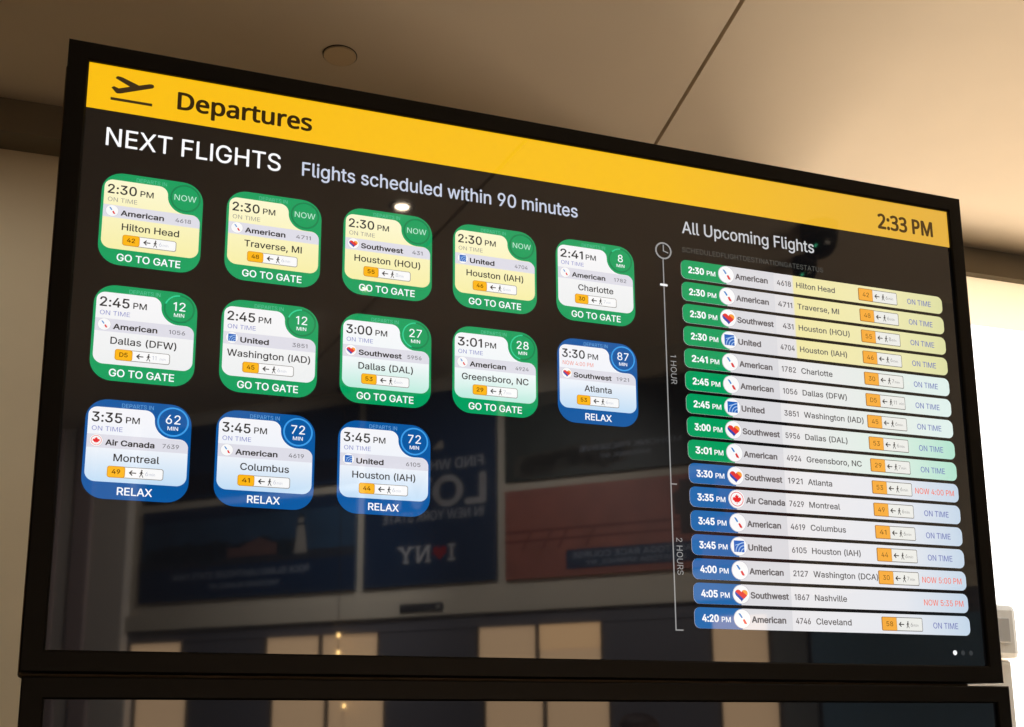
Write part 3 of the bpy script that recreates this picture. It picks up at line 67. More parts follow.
HUMANIST = {
'D': (716, [656,357,651,283,636,217,612,160,579,111,537,71,487,40,429,18,364,4,290,0,95,0,95,700,311,700,378,696,439,683,494,661,542,631,582,592,614,546,637,491,651,428,563,354,559,412,549,463,532,507,508,543,478,573,442,596,399,612,351,621,298,625,183,625,183,75,278,75,365,83,436,107,492,146,531,200,555,269], [11,10,32,32,31,11,12,30,29,32,10,9,9,33,32,30,12,31,11,31,12,34,8,7,6,35,7,34,7,35,27,14,28,13,28,14,8,34,9,33,9,34,28,13,29,12,29,13,1,0,21,36,5,4,37,36,4,4,3,37,3,2,37,38,37,2,2,1,38,1,21,38,21,0,22,0,20,22,23,22,20,20,19,23,19,18,23,24,23,18,18,17,24,25,24,17,16,25,17,5,36,6,35,6,36,25,16,26,16,15,26,27,26,15,14,27,15]),
'e': (553, [286,535,329,532,368,522,402,506,432,484,457,456,477,423,491,385,500,344,503,298,503,246,143,246,149,191,164,146,189,110,222,84,262,69,311,64,400,73,479,100,479,25,400,-1,307,-10,259,-6,215,4,175,21,140,44,110,74,86,111,68,154,57,204,54,259,57,314,67,363,83,407,105,445,132,477,164,502,201,520,242,532,285,465,247,460,214,447,188,425,167,395,153,358,145,315,413,315,407,370,399,393,388,414,374,431,357,446,337,456,313,463], [31,30,11,11,46,31,32,31,46,33,32,46,38,42,41,41,39,38,24,15,25,15,14,25,37,43,42,42,38,37,25,14,26,27,26,14,14,13,27,28,27,13,29,28,13,13,12,29,30,29,12,11,30,12,33,46,45,34,33,45,45,44,34,35,34,44,44,43,35,36,35,43,43,37,36,22,17,23,16,23,17,54,0,40,53,52,2,1,53,2,53,1,54,0,54,1,18,21,20,20,19,18,10,47,11,10,9,47,9,8,47,48,47,8,8,7,48,7,6,48,17,22,21,21,18,17,48,6,49,6,5,49,50,49,5,5,4,50,51,50,4,4,3,51,52,51,3,2,52,3,23,16,24,15,24,16,46,11,47,39,41,40,40,0,39]),
'p': (603, [333,535,394,528,446,505,490,468,523,415,542,347,549,264,546,207,537,157,522,113,502,76,477,45,447,21,412,4,374,-6,332,-10,261,1,207,29,170,67,164,67,170,-20,170,-235,83,-235,83,525,154,525,166,454,207,495,260,525,318,463,285,461,256,454,232,443,213,427,197,407,185,382,177,353,172,319,171,223,176,186,183,154,195,126,210,103,230,85,254,72,284,64,320,62,350,65,376,74,399,88,417,108,433,132,445,160,453,192,458,227,460,265,456,321,444,369,425,409,398,439,362,457], [21,20,22,20,19,22,23,22,19,24,23,25,18,40,19,40,39,19,39,38,19,38,37,19,23,19,37,37,36,23,36,35,23,25,23,35,35,34,25,32,31,26,45,44,16,43,16,44,27,30,29,29,28,27,16,43,17,42,17,43,26,31,30,30,27,26,17,42,18,42,41,18,40,18,41,25,34,33,33,32,25,32,26,25,46,15,14,14,47,46,59,1,0,47,14,13,13,48,47,1,59,58,8,7,52,53,52,7,7,6,53,54,53,6,55,54,6,6,5,55,48,13,12,12,11,48,49,48,11,11,10,49,50,49,10,10,9,50,51,50,9,9,8,51,8,52,51,55,5,56,5,4,56,57,56,4,4,3,57,58,57,3,3,2,58,1,58,2,45,16,15,15,46,45,59,0,28,27,28,0]),
'a': (550, [282,534,341,530,388,516,425,492,450,458,465,414,471,358,471,0,408,0,391,75,341,27,286,-1,211,-10,180,-8,152,-2,126,7,103,20,83,37,67,58,55,84,47,113,45,146,52,194,73,235,107,267,155,291,219,307,297,314,386,317,386,348,383,387,374,418,358,439,336,453,309,462,277,465,199,452,129,425,103,489,184,521,308,254,249,249,204,238,172,223,151,202,139,176,134,145,137,118,146,97,161,80,181,69,204,62,230,60,272,64,309,76,341,97,366,125,380,163,385,210,385,257], [20,19,47,47,46,20,21,20,46,22,21,46,46,45,22,23,22,45,12,52,51,12,51,13,51,50,13,14,13,50,25,43,42,42,26,25,14,50,15,50,49,15,16,15,49,49,48,16,17,16,48,18,17,48,19,18,48,47,19,48,23,45,44,24,23,44,44,43,24,43,25,24,38,37,36,36,39,38,40,27,41,54,10,55,34,33,1,10,54,11,53,11,54,0,35,34,34,1,0,9,8,7,9,7,57,58,57,7,7,6,58,59,58,6,28,59,6,29,28,6,30,29,6,6,5,30,31,30,5,5,4,31,4,3,31,55,10,9,56,55,9,9,57,56,59,28,40,27,40,28,31,3,32,3,2,32,33,32,2,1,33,2,52,12,11,11,53,52,26,42,41,41,27,26,39,36,35,35,0,39]),
'r': (405, [360,534,390,529,379,450,351,455,323,457,265,444,216,408,182,353,170,280,170,0,83,0,83,525,154,525,164,429,208,483,262,521,283,529,305,534], [13,12,11,9,8,10,11,10,8,13,11,8,8,7,13,7,6,13,6,14,13,2,1,3,1,0,3,4,3,0,15,5,4,16,15,4,17,16,4,4,0,17,14,6,5,5,15,14]),
't': (354, [259,61,299,64,332,72,332,6,293,-5,244,-10,217,-8,168,4,146,16,128,33,112,54,100,81,93,114,90,153,90,459,16,459,16,500,91,534,125,646,176,646,176,525,328,525,328,459,176,459,176,155,179,126,187,102,200,84,216,71,236,63], [16,15,14,14,17,16,13,12,24,14,13,24,24,23,14,23,20,14,17,14,20,20,18,17,6,29,28,0,5,4,4,1,0,1,4,3,3,2,1,29,6,5,5,0,29,6,28,7,28,27,7,8,7,27,9,8,27,27,26,9,10,9,26,11,10,26,26,25,11,12,11,25,24,12,25,20,23,22,22,21,20,18,20,19]),
'u': (606, [523,525,523,0,452,0,439,70,392,25,334,-1,269,-10,229,-8,194,-1,163,10,137,26,116,47,99,73,87,103,80,140,77,181,77,525,165,525,165,187,168,149,177,118,193,93,216,76,245,65,281,62,318,64,349,72,374,84,394,101,410,122,422,149,430,179,435,213,436,525], [7,23,8,23,22,8,8,22,9,22,21,9,10,9,21,11,10,21,21,20,11,12,11,20,13,12,20,20,19,13,14,13,19,15,14,19,19,18,15,16,15,18,18,17,16,24,6,5,5,25,24,27,26,4,4,26,5,25,5,26,2,1,3,30,29,3,31,30,3,3,1,31,32,31,1,1,0,32,0,33,32,27,4,3,28,27,3,3,29,28,23,7,6,6,24,23]),
's': (470, [425,145,423,113,414,85,400,60,381,39,356,21,327,8,294,-2,257,-8,216,-10,121,-1,51,24,51,102,127,73,218,60,257,62,289,69,313,81,329,97,339,115,342,137,331,173,293,204,125,278,103,292,85,308,70,325,59,346,52,369,50,396,56,437,74,471,104,499,144,519,192,531,247,535,337,526,415,500,385,431,316,455,241,465,209,463,182,457,160,448,145,435,135,419,132,401,145,364,188,335,353,263,375,249,393,233,407,215,417,195,423,172], [34,42,41,33,43,42,42,34,33,9,14,10,14,13,10,11,10,13,12,11,13,48,47,23,24,23,47,25,24,47,26,25,47,27,26,47,47,46,27,28,27,46,29,28,46,30,29,46,46,45,30,31,30,45,45,44,31,32,31,44,44,43,32,43,33,32,15,8,7,7,16,15,16,7,6,17,16,6,39,36,35,17,6,5,5,4,17,18,17,4,4,3,18,19,18,3,3,2,19,2,1,19,20,19,1,1,0,20,0,54,20,21,20,54,54,53,21,53,52,21,52,51,21,51,50,21,50,49,21,22,21,49,36,39,38,38,37,36,14,9,8,8,15,14,48,23,22,22,49,48,39,35,40,41,40,35,34,41,35]),
'2': (561, [510,0,47,0,47,72,230,257,320,351,375,432,385,459,391,488,393,519,389,554,378,583,359,606,334,623,304,633,270,636,237,634,207,628,180,619,101,570,55,627,115,670,187,699,270,710,311,707,349,700,382,687,411,670,436,649,455,623,470,593,478,560,481,524,479,488,471,453,459,421,442,389,421,357,396,326,302,226,156,82,510,78], [19,18,20,16,21,17,2,1,39,39,3,2,20,18,17,17,21,20,15,14,22,12,24,13,24,23,13,14,13,23,22,14,23,3,39,38,38,4,3,21,16,15,15,22,21,5,36,35,35,34,5,6,5,34,34,33,6,7,6,33,33,32,7,8,7,32,32,31,8,31,30,8,9,8,30,30,29,9,10,9,29,29,28,10,28,27,10,39,1,0,0,40,39,4,38,37,37,36,4,36,5,4,10,27,11,27,26,11,26,25,11,12,11,25,24,12,25]),
':': (263, [71,53,73,75,78,92,88,104,101,112,115,117,130,119,147,117,161,112,174,104,184,92,190,75,192,53,190,32,184,15,174,2,161,-7,147,-12,130,-14,115,-12,101,-7,88,2,78,15,73,32,71,473,73,495,78,512,88,525,101,533,115,538,147,538,161,533,174,525,184,512,190,495,192,473,190,451,184,434,174,422,161,413,147,408,130,406,115,408,101,413,88,422,78,434,73,451], [22,21,23,23,21,20,20,19,23,19,18,23,5,4,1,4,3,1,2,1,3,46,45,44,44,43,46,43,42,46,29,28,25,26,25,28,28,27,26,38,37,36,16,15,14,14,13,16,17,16,13,12,11,7,8,7,11,9,8,11,11,10,9,38,36,39,40,39,36,41,40,36,31,30,34,34,33,31,33,32,31,17,13,18,23,18,13,0,23,13,13,12,0,12,7,0,7,6,0,1,0,6,5,1,6,46,42,41,41,36,46,24,46,36,36,35,24,25,24,35,35,34,25,34,30,25,29,25,30]),
'3': (561, [483,536,481,506,475,479,466,455,452,433,435,415,415,399,392,386,366,376,338,369,390,354,431,337,464,312,487,280,500,242,505,199,502,160,492,124,476,91,454,61,425,37,389,17,345,2,295,-7,236,-10,134,-1,44,28,44,109,139,75,237,63,294,67,339,79,373,100,396,127,410,161,415,201,412,228,404,252,392,272,374,288,352,302,325,312,293,319,219,325,151,325,151,398,220,398,256,400,288,405,316,415,340,427,360,443,375,461,386,482,393,505,395,530,391,562,380,588,361,609,335,625,304,634,268,637,200,630,144,609,91,578,48,637,75,656,106,673,141,688,179,700,221,707,267,710,334,704,388,688,430,661,460,625,477,584], [25,28,26,27,26,28,66,65,64,45,44,43,43,46,45,69,62,70,24,29,25,28,25,29,66,64,63,67,66,63,68,67,63,63,62,68,62,69,68,48,47,42,71,61,60,9,41,40,30,23,22,22,31,30,41,9,42,48,42,9,49,48,9,9,50,49,59,72,60,71,60,72,29,24,23,23,30,29,42,47,43,46,43,47,70,62,61,61,71,70,32,21,20,20,19,32,33,32,19,19,18,33,18,17,33,34,33,17,17,16,34,35,34,16,16,15,35,15,14,35,36,35,14,14,13,36,37,36,13,13,12,37,38,37,12,12,11,38,39,38,11,10,39,11,6,5,52,5,4,52,53,52,4,4,3,53,54,53,3,3,2,54,2,1,54,55,54,1,1,0,55,56,55,0,0,76,56,76,75,56,57,56,75,75,74,57,31,22,21,21,32,31,39,10,40,9,40,10,50,9,8,8,7,50,51,50,7,7,6,51,6,52,51,57,74,58,74,73,58,59,58,73,72,59,73]),
'P': (593, [280,700,364,694,430,676,480,646,515,605,536,555,543,494,529,411,517,386,502,362,482,340,458,321,430,304,396,291,357,281,313,275,264,273,183,273,183,0,95,0,95,700,273,625,183,625,183,348,254,348,333,354,365,362,392,374,414,389,430,408,442,431,450,458,452,490,447,531,433,565,409,591,375,610,329,621], [18,17,19,16,24,17,24,23,17,19,17,23,20,19,23,23,22,20,14,25,15,13,27,26,13,26,14,25,14,26,36,1,37,0,37,1,24,16,15,15,25,24,37,0,21,22,21,0,20,22,0,11,10,28,29,28,10,10,9,29,9,8,29,30,29,8,8,7,30,31,30,7,7,6,31,6,32,31,32,6,33,6,5,33,5,4,33,34,33,4,4,3,34,35,34,3,2,35,3,27,13,12,12,11,27,11,28,27,35,2,36,1,36,2]),
'M': (889, [404,0,174,614,173,564,176,0,95,0,95,700,225,700,441,126,665,700,794,700,794,0,707,0,714,613,476,0], [5,4,2,2,4,3,5,2,1,1,6,5,12,11,10,10,9,12,7,13,12,12,9,8,13,7,0,0,7,1,6,1,7,7,12,8]),
' ': (255, [], []),
}
LIT = 1.9
SKY = 2.6
PERSON_H = 1.632
PERSON_LOC = (1.213, -2.497, 0)
AREAS = [
    ('sunlit_paving_glow', (3.2, 3.0, .1), (2.4, 1.0, 3.1), 3.2, 1.6, 470, (1, .83, .66)),
]
SPOTS = [
    ('downlight_beam', (-1.9, -.4, 3.10), (-.85, 1.6, 2.1), 47, 46),  # added lamp, out of view, that brightens the tan wall
    ('downlight_beam', (.169, -1.784, 3.10), (.9, -3.25, 1.75), 165, 88),
    ('downlight_beam', (.183, -2.432, 3.10), (-.5, -4.3, 1.6), 150, 88),
]
import bpy, bmesh, math, random
from mathutils import Vector, Matrix

SC = bpy.context.scene
COL = SC.collection
random.seed(4)

# ------------------------------------------------------------------ helpers
def lin(c):
    if isinstance(c, str):
        c = tuple(int(c[i:i+2], 16) for i in (0, 2, 4))
    return tuple((x/255/12.92 if x/255 <= .04045 else ((x/255+.055)/1.055)**2.4) for x in c)

_m = {}
def mat(name, col, rough=.6, metal=0., emit=None, es=1., spec=.5, noise=0., scale=40., ior=1.5):
    if name in _m: return _m[name]
    m = bpy.data.materials.new(name); m.use_nodes = True
    nt = m.node_tree; b = nt.nodes['Principled BSDF']
    c = lin(col)
    b.inputs['Base Color'].default_value = (*c, 1)
    b.inputs['Roughness'].default_value = rough
    b.inputs['Metallic'].default_value = metal
    b.inputs['IOR'].default_value = ior
    b.inputs['Specular IOR Level'].default_value = spec
    if emit is not None:
        b.inputs['Emission Color'].default_value = (*lin(emit), 1)
        b.inputs['Emission Strength'].default_value = es
    if noise:
        tc = nt.nodes.new('ShaderNodeTexCoord'); n = nt.nodes.new('ShaderNodeTexNoise')
        n.inputs['Scale'].default_value = scale; n.inputs['Detail'].default_value = 5
        r = nt.nodes.new('ShaderNodeValToRGB')
        r.color_ramp.elements[0].position = .3; r.color_ramp.elements[1].position = .7
        r.color_ramp.elements[0].color = (*[x*(1-noise) for x in c], 1)
        r.color_ramp.elements[1].color = (*[min(1, x*(1+noise)) for x in c], 1)
        nt.links.new(tc.outputs['Object'], n.inputs['Vector'])
        nt.links.new(n.outputs['Fac'], r.inputs['Fac'])
        nt.links.new(r.outputs['Color'], b.inputs['Base Color'])
    _m[name] = m
    return m

SCREEN_ROUGH, SCREEN_IOR = .03, 1.8
def scr(name, col, es=1.):
    """a lit patch of the LCD picture under the display's glossy face"""
    return mat('lcd_'+name, (10, 10, 10), SCREEN_ROUGH, emit=col, es=es, ior=SCREEN_IOR)

def scr_ramp(name, axis, stops):
    key = 'lcd_'+name
    if key in _m: return _m[key]
    m = scr(name, (255, 255, 255)); nt = m.node_tree; b = nt.nodes['Principled BSDF']
    tc = nt.nodes.new('ShaderNodeTexCoord'); s = nt.nodes.new('ShaderNodeSeparateXYZ')
    r = nt.nodes.new('ShaderNodeValToRGB'); cr = r.color_ramp
    while len(cr.elements) < len(stops): cr.elements.new(.5)
    for e, (p, c) in zip(cr.elements, stops):
        e.position = p; e.color = (*lin(c), 1)
    nt.links.new(tc.outputs['Generated'], s.inputs[0])
    nt.links.new(s.outputs[axis], r.inputs['Fac'])
    nt.links.new(r.outputs['Color'], b.inputs['Emission Color'])
    return m

def link_mesh(name, me, parent=None, loc=(0, 0, 0), rotz=0):
    o = bpy.data.objects.new(name, me); COL.objects.link(o)
    o.location = loc; o.rotation_euler = (0, 0, rotz)
    if parent is not None: o.parent = parent
    return o

def empty(name, loc, rotz=0):
    o = bpy.data.objects.new(name, None); COL.objects.link(o)
    o.location = loc; o.rotation_euler = (0, 0, rotz); o.empty_display_size = .05
    return o

def tag(o, label=None, cat=None, group=None, kind=None):
    if label: o['label'] = label
    if cat: o['category'] = cat
    if group: o['group'] = group
    if kind: o['kind'] = kind
    return o

class Bag:
    """collects polygons and solids of several materials into one mesh"""
    def __init__(s): s.v = []; s.f = []; s.mi = []; s.mats = []
    def m(s, mt):
        if mt not in s.mats: s.mats.append(mt)
        return s.mats.index(mt)
    def poly(s, pts, mt):
        k = len(s.v); s.v += [tuple(p) for p in pts]; s.f.append(tuple(range(k, k+len(pts)))); s.mi.append(s.m(mt))
    def tris(s, vs, ts, mt):
        k = len(s.v); s.v += vs; i = s.m(mt)
        for t in ts: s.f.append(tuple(k+a for a in t)); s.mi.append(i)
    def box(s, x0, x1, y0, y1, z0, z1, mt):
        k = len(s.v)
        s.v += [(x, y, z) for z in (z0, z1) for y in (y0, y1) for x in (x0, x1)]
        for f in ((0,2,3,1), (4,5,7,6), (0,1,5,4), (2,6,7,3), (0,4,6,2), (1,3,7,5)):
            s.f.append(tuple(k+a for a in f)); s.mi.append(s.m(mt))
    def prism(s, pts, z0, z1, mt):
        """outline in XY (counter-clockwise) extruded in Z"""
        n = len(pts); k = len(s.v)
        s.v += [(x, y, z0) for x, y in pts] + [(x, y, z1) for x, y in pts]
        i = s.m(mt)
        s.f.append(tuple(k+a for a in reversed(range(n)))); s.mi.append(i)
        s.f.append(tuple(k+n+a for a in range(n))); s.mi.append(i)
        for a in range(n):
            b = (a+1) % n
            s.f.append((k+a, k+b, k+n+b, k+n+a)); s.mi.append(i)
    def lathe(s, prof, mt, n=40, cx=0, cy=0):
        k = len(s.v); i = s.m(mt)
        for r, z in prof:
            s.v += [(cx+r*math.cos(2*math.pi*a/n), cy+r*math.sin(2*math.pi*a/n), z) for a in range(n)]
        for j in range(len(prof)-1):
            for a in range(n):
                b = (a+1) % n
                s.f.append((k+j*n+a, k+j*n+b, k+(j+1)*n+b, k+(j+1)*n+a)); s.mi.append(i)
        for j, rev in ((0, True), (len(prof)-1, False)):
            if prof[j][0] > 1e-6:
                q = [k+j*n+a for a in range(n)]
                s.f.append(tuple(reversed(q)) if rev else tuple(q)); s.mi.append(i)
    def build(s, name, parent=None, loc=(0, 0, 0), rotz=0, smooth=False, bevel=0, fix=True):
        me = bpy.data.meshes.new(name); me.from_pydata(s.v, [], s.f)
        for m_ in s.mats: me.materials.append(m_)
        me.polygons.foreach_set('material_index', s.mi)
        if smooth: me.polygons.foreach_set('use_smooth', [True]*len(me.polygons))
        me.update()
        if fix:
            bm = bmesh.new(); bm.from_mesh(me)
            bmesh.ops.recalc_face_normals(bm, faces=bm.faces); bm.to_mesh(me); bm.free()
        o = link_mesh(name, me, parent, loc, rotz)
        if bevel:
            bv = o.modifiers.new('bevel', 'BEVEL'); bv.width = bevel; bv.segments = 2; bv.limit_method = 'ANGLE'
        return o

# ------------------------------------------------------------------ flat graphics
# A Flat works in its own 2-D units (x right, y down) on a face that looks along -Y; each layer lies a hair in front of the last.
LAYER = .00022
class Flat(Bag):
    def __init__(s, k, ox=0, oy=0, base=0):
        super().__init__(); s.k = k; s.ox = ox; s.oy = oy; s.base = base
    def P(s, x, y, L): return ((x-s.ox)*s.k, -(s.base+L)*LAYER, -(y-s.oy)*s.k)
    def shape(s, pts, mt, L=0):
        a = sum(pts[i][0]*pts[(i+1) % len(pts)][1]-pts[(i+1) % len(pts)][0]*pts[i][1] for i in range(len(pts)))
        if a > 0: pts = pts[::-1]          # face -Y
        s.poly([s.P(x, y, L) for x, y in pts], mt)
    def rect(s, x0, y0, x1, y1, mt, L=0, r=0):
        if not r: return s.shape([(x0, y0), (x1, y0), (x1, y1), (x0, y1)], mt, L)
        s.shape(rrect(x0, y0, x1, y1, r), mt, L)
    def disc(s, cx, cy, r, mt, L=0, n=40):
        s.shape([(cx+r*math.cos(2*math.pi*i/n), cy+r*math.sin(2*math.pi*i/n)) for i in range(n)], mt, L)
    def arc(s, cx, cy, r0, r1, a0, a1, mt, L=0, n=48):
        """ring sector, degrees clockwise from twelve o'clock"""
        n = max(3, int(n*abs(a1-a0)/360)+1)
        for i in range(n):
            t = [math.radians(a0+(a1-a0)*(i+j)/n) for j in (0, 1)]
            s.shape([(cx+r0*math.sin(t[0]), cy-r0*math.cos(t[0])), (cx+r1*math.sin(t[0]), cy-r1*math.cos(t[0])),
                     (cx+r1*math.sin(t[1]), cy-r1*math.cos(t[1])), (cx+r0*math.sin(t[1]), cy-r0*math.cos(t[1]))], mt, L)
    def line(s, x0, y0, x1, y1, w, mt, L=0):
        d = Vector((x1-x0, y1-y0)).normalized(); nx, ny = -d.y*w/2, d.x*w/2
        s.shape([(x0+nx, y0+ny), (x1+nx, y1+ny), (x1-nx, y1-ny), (x0-nx, y0-ny)], mt, L)
    def text(s, t, x, y, cap, mt, L=0, anchor='l', width=None, bold=0., sx=1., font='S', vert=False, track=0.):
        """baseline at y, capital height cap; bold is extra stroke in cap heights; vert reads downwards"""
        G = GLYPH[font]; q = cap/700.
        w = sum(G[c][0] for c in t)+track*700*(len(t)-1)
        x0 = min((v[0] for v in G[t[0]][1]), default=0); last = G[t[-1]]
        x1 = w-last[0]+max((v[0] for v in last[1]), default=last[0])
        if width is not None: sx = (width-bold*cap)/((x1-x0)*q)
        W = (x1-x0)*q*sx
        xs = {'l': x, 'c': x-W/2, 'r': x-W}[anchor]
        if vert: xs = 0
        b = bold*cap/2
        offs = [(0, 0)] if not bold else [(b*dx, b*dy) for dx, dy in ((-1, 0), (1, 0), (0, -.8), (0, .8), (-.7, -.6), (.7, -.6), (-.7, .6), (.7, .6))]
        pen = -x0
        for c in t:
            adv, vs, ts = G[c]
            if ts:
                for dx, dy in offs:
                    out = []
                    for gx, gy in vs:
                        px, py = xs+(pen+gx)*q*sx+dx, -gy*q+dy
                        out.append(s.P(x-py, y+px, L) if vert else s.P(px, y+py, L))
                    s.tris(out, ts, mt)
            pen += adv+track*700
        return W
    def build(s, name, parent=None, loc=(0, 0, 0), rotz=0):
        return super().build(name, parent, loc, rotz, fix=False)

def rrect(x0, y0, x1, y1, r, n=8):
    rs = r if isinstance(r, (tuple, list)) else (r, r, r, r)     # tl tr br bl
    P = []
    for (cx, cy, a, rr) in ((x0+rs[0], y0+rs[0], 180, rs[0]), (x1-rs[1], y0+rs[1], 270, rs[1]), (x1-rs[2], y1-rs[2], 0, rs[2]), (x0+rs[3], y1-rs[3], 90, rs[3])):
        if rr == 0: P.append((cx, cy)); continue
        P += [(cx+rr*math.cos(math.radians(a+90*i/n)), cy+rr*math.sin(math.radians(a+90*i/n))) for i in range(n+1)]
    return P

def unpack(F):
    return {ch: (a, list(zip(v[::2], v[1::2])), list(zip(t[::3], t[1::3], t[2::3]))) for ch, (a, v, t) in F.items()}
GLYPH = {'S': unpack(SANS), 'H': unpack(HUMANIST)}

# ------------------------------------------------------------------ scale of the place
W = 1.21                       # width of the lit screen
K = W/1920                     # one screen pixel
ZC = 1.98                      # height of the upper screen's middle
BEZ = 36.8*K
CEIL = 3.13
PX, PY = 960, 540

black_frame = mat('black_frame', (11, 10, 8), .5, noise=.1, scale=90, spec=.22)
black_edge = mat('black_edge', (10, 9, 8), .5)
case_metal = mat('case_metal', (120, 104, 84), .45, .6)
case_dark = mat('case_dark', (26, 25, 24), .55)
lcd_black = mat('lcd_black', (13, 12, 12), SCREEN_ROUGH, emit=(9, 9, 11), es=1., ior=SCREEN_IOR)
lcd_off = mat('lcd_off', (13, 13, 13), SCREEN_ROUGH, emit=(9, 9, 11), es=1., ior=SCREEN_IOR)

def frame_bag(x0, x1, z0, z1, b, y0, y1, mt):
    """a picture-frame with mitred front, as one closed solid"""
    g = Bag(); i = g.m(mt)
    def ring(e, y): return [(x0-e, y, z0-e), (x1+e, y, z0-e), (x1+e, y, z1+e), (x0-e, y, z1+e)]
    R = [ring(0, y1), ring(0, y0+.002), ring(.002, y0), ring(b-.0015, y0), ring(b, y0+.0015), ring(b, y1)]
    for r in R: g.v += r
    for j in range(6):
        for a in range(4):
            c = (a+1) % 4; n = (j+1) % 6
            g.f.append((j*4+a, j*4+c, n*4+c, n*4+a)); g.mi.append(i)
    return g

# ------------------------------------------------------------------ upper display
H = W*9/16
disp = empty('departures_display', (0, 0, ZC))
tag(disp, 'large black framed departures screen showing flight cards and a yellow banner', 'display')
frame_bag(-W/2, W/2, -H/2, H/2, BEZ, -.005, .03, black_frame).build('bezel', disp)
g = Bag(); g.box(-W/2-.001, W/2+.001, .0003, .012, -H/2-.001, H/2+.001, lcd_black); g.build('screen_panel', disp)
g = Bag(); g.box(-W/2-BEZ-.0045, W/2+BEZ-.03, .03, .075, -H/2-BEZ-.0042, H/2+BEZ-.012, case_metal); g.build('back_case', disp, bevel=.003)

def at(px, py): return ((px-PX)*K, 0, -(py-PY)*K)

white = scr('white', (246, 246, 248)); soft_white = scr('soft_white', (196, 203, 220)); grey_text = scr('grey_text', (196, 197, 200))
dim_text = scr('dim_text', (84, 84, 80)); line_grey = scr('line_grey', (150, 150, 150))
yellow = scr_ramp('banner', 'X', [(0, (250, 190, 10)), (.6, (246, 190, 26)), (1, (226, 174, 62))])
ink = scr('ink', (52, 36, 14)); dark_text = scr('dark_text', (58, 54, 52)); mid_text = scr('mid_text', (128, 126, 132))
row_blue_block = scr('row_time_blue', (28, 102, 170))
GREEN, BLUE = (0, 157, 93), (8, 88, 160)
green = scr('green', GREEN); blue = scr('blue', BLUE)
blue_text = scr('blue_text', (128, 132, 196)); grey_stat = scr('grey_stat', (152, 148, 140)); red_text = scr('red_text', (232, 120, 100))
strip = scr('strip', (222, 221, 231)); ring_green = scr('ring_green', (4, 128, 76)); arc_green = scr('arc_green', (52, 210, 150)); ring_blue = scr('ring_blue', (64, 158, 232))
cap_green = scr('cap_green', (96, 200, 156)); cap_blue = scr('cap_blue', (110, 168, 222))
amber = scr('amber', (252, 182, 20)); amber_row = scr('amber_row', (246, 172, 62)); box_white = scr('box_white', (250, 250, 250)); border = scr('border', (150, 146, 142))
faint = scr('faint', (188, 192, 206)); now_white = scr('now_white', (196, 236, 216)); row_box = scr('row_box', (236, 236, 231)); tag_ink = scr('tag_ink', (110, 70, 10))
fly_blue = scr('fly_blue', (50, 130, 200)); fly_red = scr('fly_red', (226, 52, 52)); sw_blue = scr('sw_blue', (52, 72, 170)); sw_red = scr('sw_red', (228, 54, 50)); sw_gold = scr('sw_gold', (250, 160, 60))
un_blue = scr('un_blue', (30, 100, 190)); un_light = scr('un_light', (170, 200, 235)); maple = scr('maple', (230, 36, 40)); logo_ring = scr('logo_ring', (206, 204, 212))
panels = {
    'yellow': scr_ramp('panel_yellow', 'Z', [(0, (246, 238, 170)), (1, (252, 247, 208))]),
    'white': scr_ramp('panel_white', 'Z', [(0, (238, 240, 240)), (1, (247, 246, 248))]),
    'mint': scr_ramp('panel_mint', 'Z', [(0, (190, 236, 222)), (.42, (240, 247, 248)), (1, (247, 247, 250))]),
    'sky': scr_ramp('panel_sky', 'Z', [(0, (194, 222, 246)), (.45, (238, 243, 250)), (1, (247, 246, 250))])}

# banner with its icon, title and clock
f = Flat(K, PX, PY, 1); f.rect(0, 0, 1920, 91, yellow); ban = f.build('header_banner', disp)
ban['label'] = 'yellow banner across the top of the screen'
f = Flat(K, PX, PY, 2)
ip = [(47.1, 24.0), (48.2, 20.6), (51.1, 18.9), (58.9, 20.0), (88.6, 31.0), (106.3, 24.6), (111, 23.9), (114.4, 25.6), (115, 29.2), (112.4, 32.2), (106.8, 34.2), (56.5, 53.6), (51.5, 54.2), (48.9, 53.2), (40.7, 43.9), (44.8, 40.6), (53.6, 43.6), (72.4, 36.5)]
from mathutils.geometry import tessellate_polygon
def fill(fl, pts, mt, L=0):
    t3 = tessellate_polygon([[Vector((x, y, 0)) for x, y in pts]])
    for t in t3: fl.shape([pts[i] for i in t], mt, L)
fill(f, ip, ink); f.rect(40.5, 63.5, 113.5, 69, ink)
f.build('takeoff_icon', ban)
f = Flat(K, PX, PY, 2); f.text('Departures', 159.5, 65, 34, ink, width=252, bold=.09, font='H'); f.build('title_text', ban)
f = Flat(K, PX, PY, 2); f.text('2:33 PM', 1721.5, 70.5, 35.5, scr('clock_ink', (84, 62, 32)), width=155, bold=.1, font='H'); f.build('clock_text', ban)

f = Flat(K, PX, PY, 1); f.text('NEXT FLIGHTS', 38, 160, 35, white, width=315, bold=.02); f.build('heading_text', disp)
f = Flat(K, PX, PY, 1); f.text('Flights scheduled within 90 minutes', 394, 161, 28, soft_white, width=573, bold=.035); f.build('subheading_text', disp)
f = Flat(K, PX, PY, 1); f.text('All Upcoming Flights', 1210, 159, 27.5, grey_text, width=332, bold=.03); f.build('list_heading_text', disp)
f = Flat(K, PX, PY, 1); f.text('SCHEDULEDFLIGHTDESTINATIONGATESTATUS', 1208, 203, 11.5, dim_text, width=354); f.build('column_heading_text', disp)

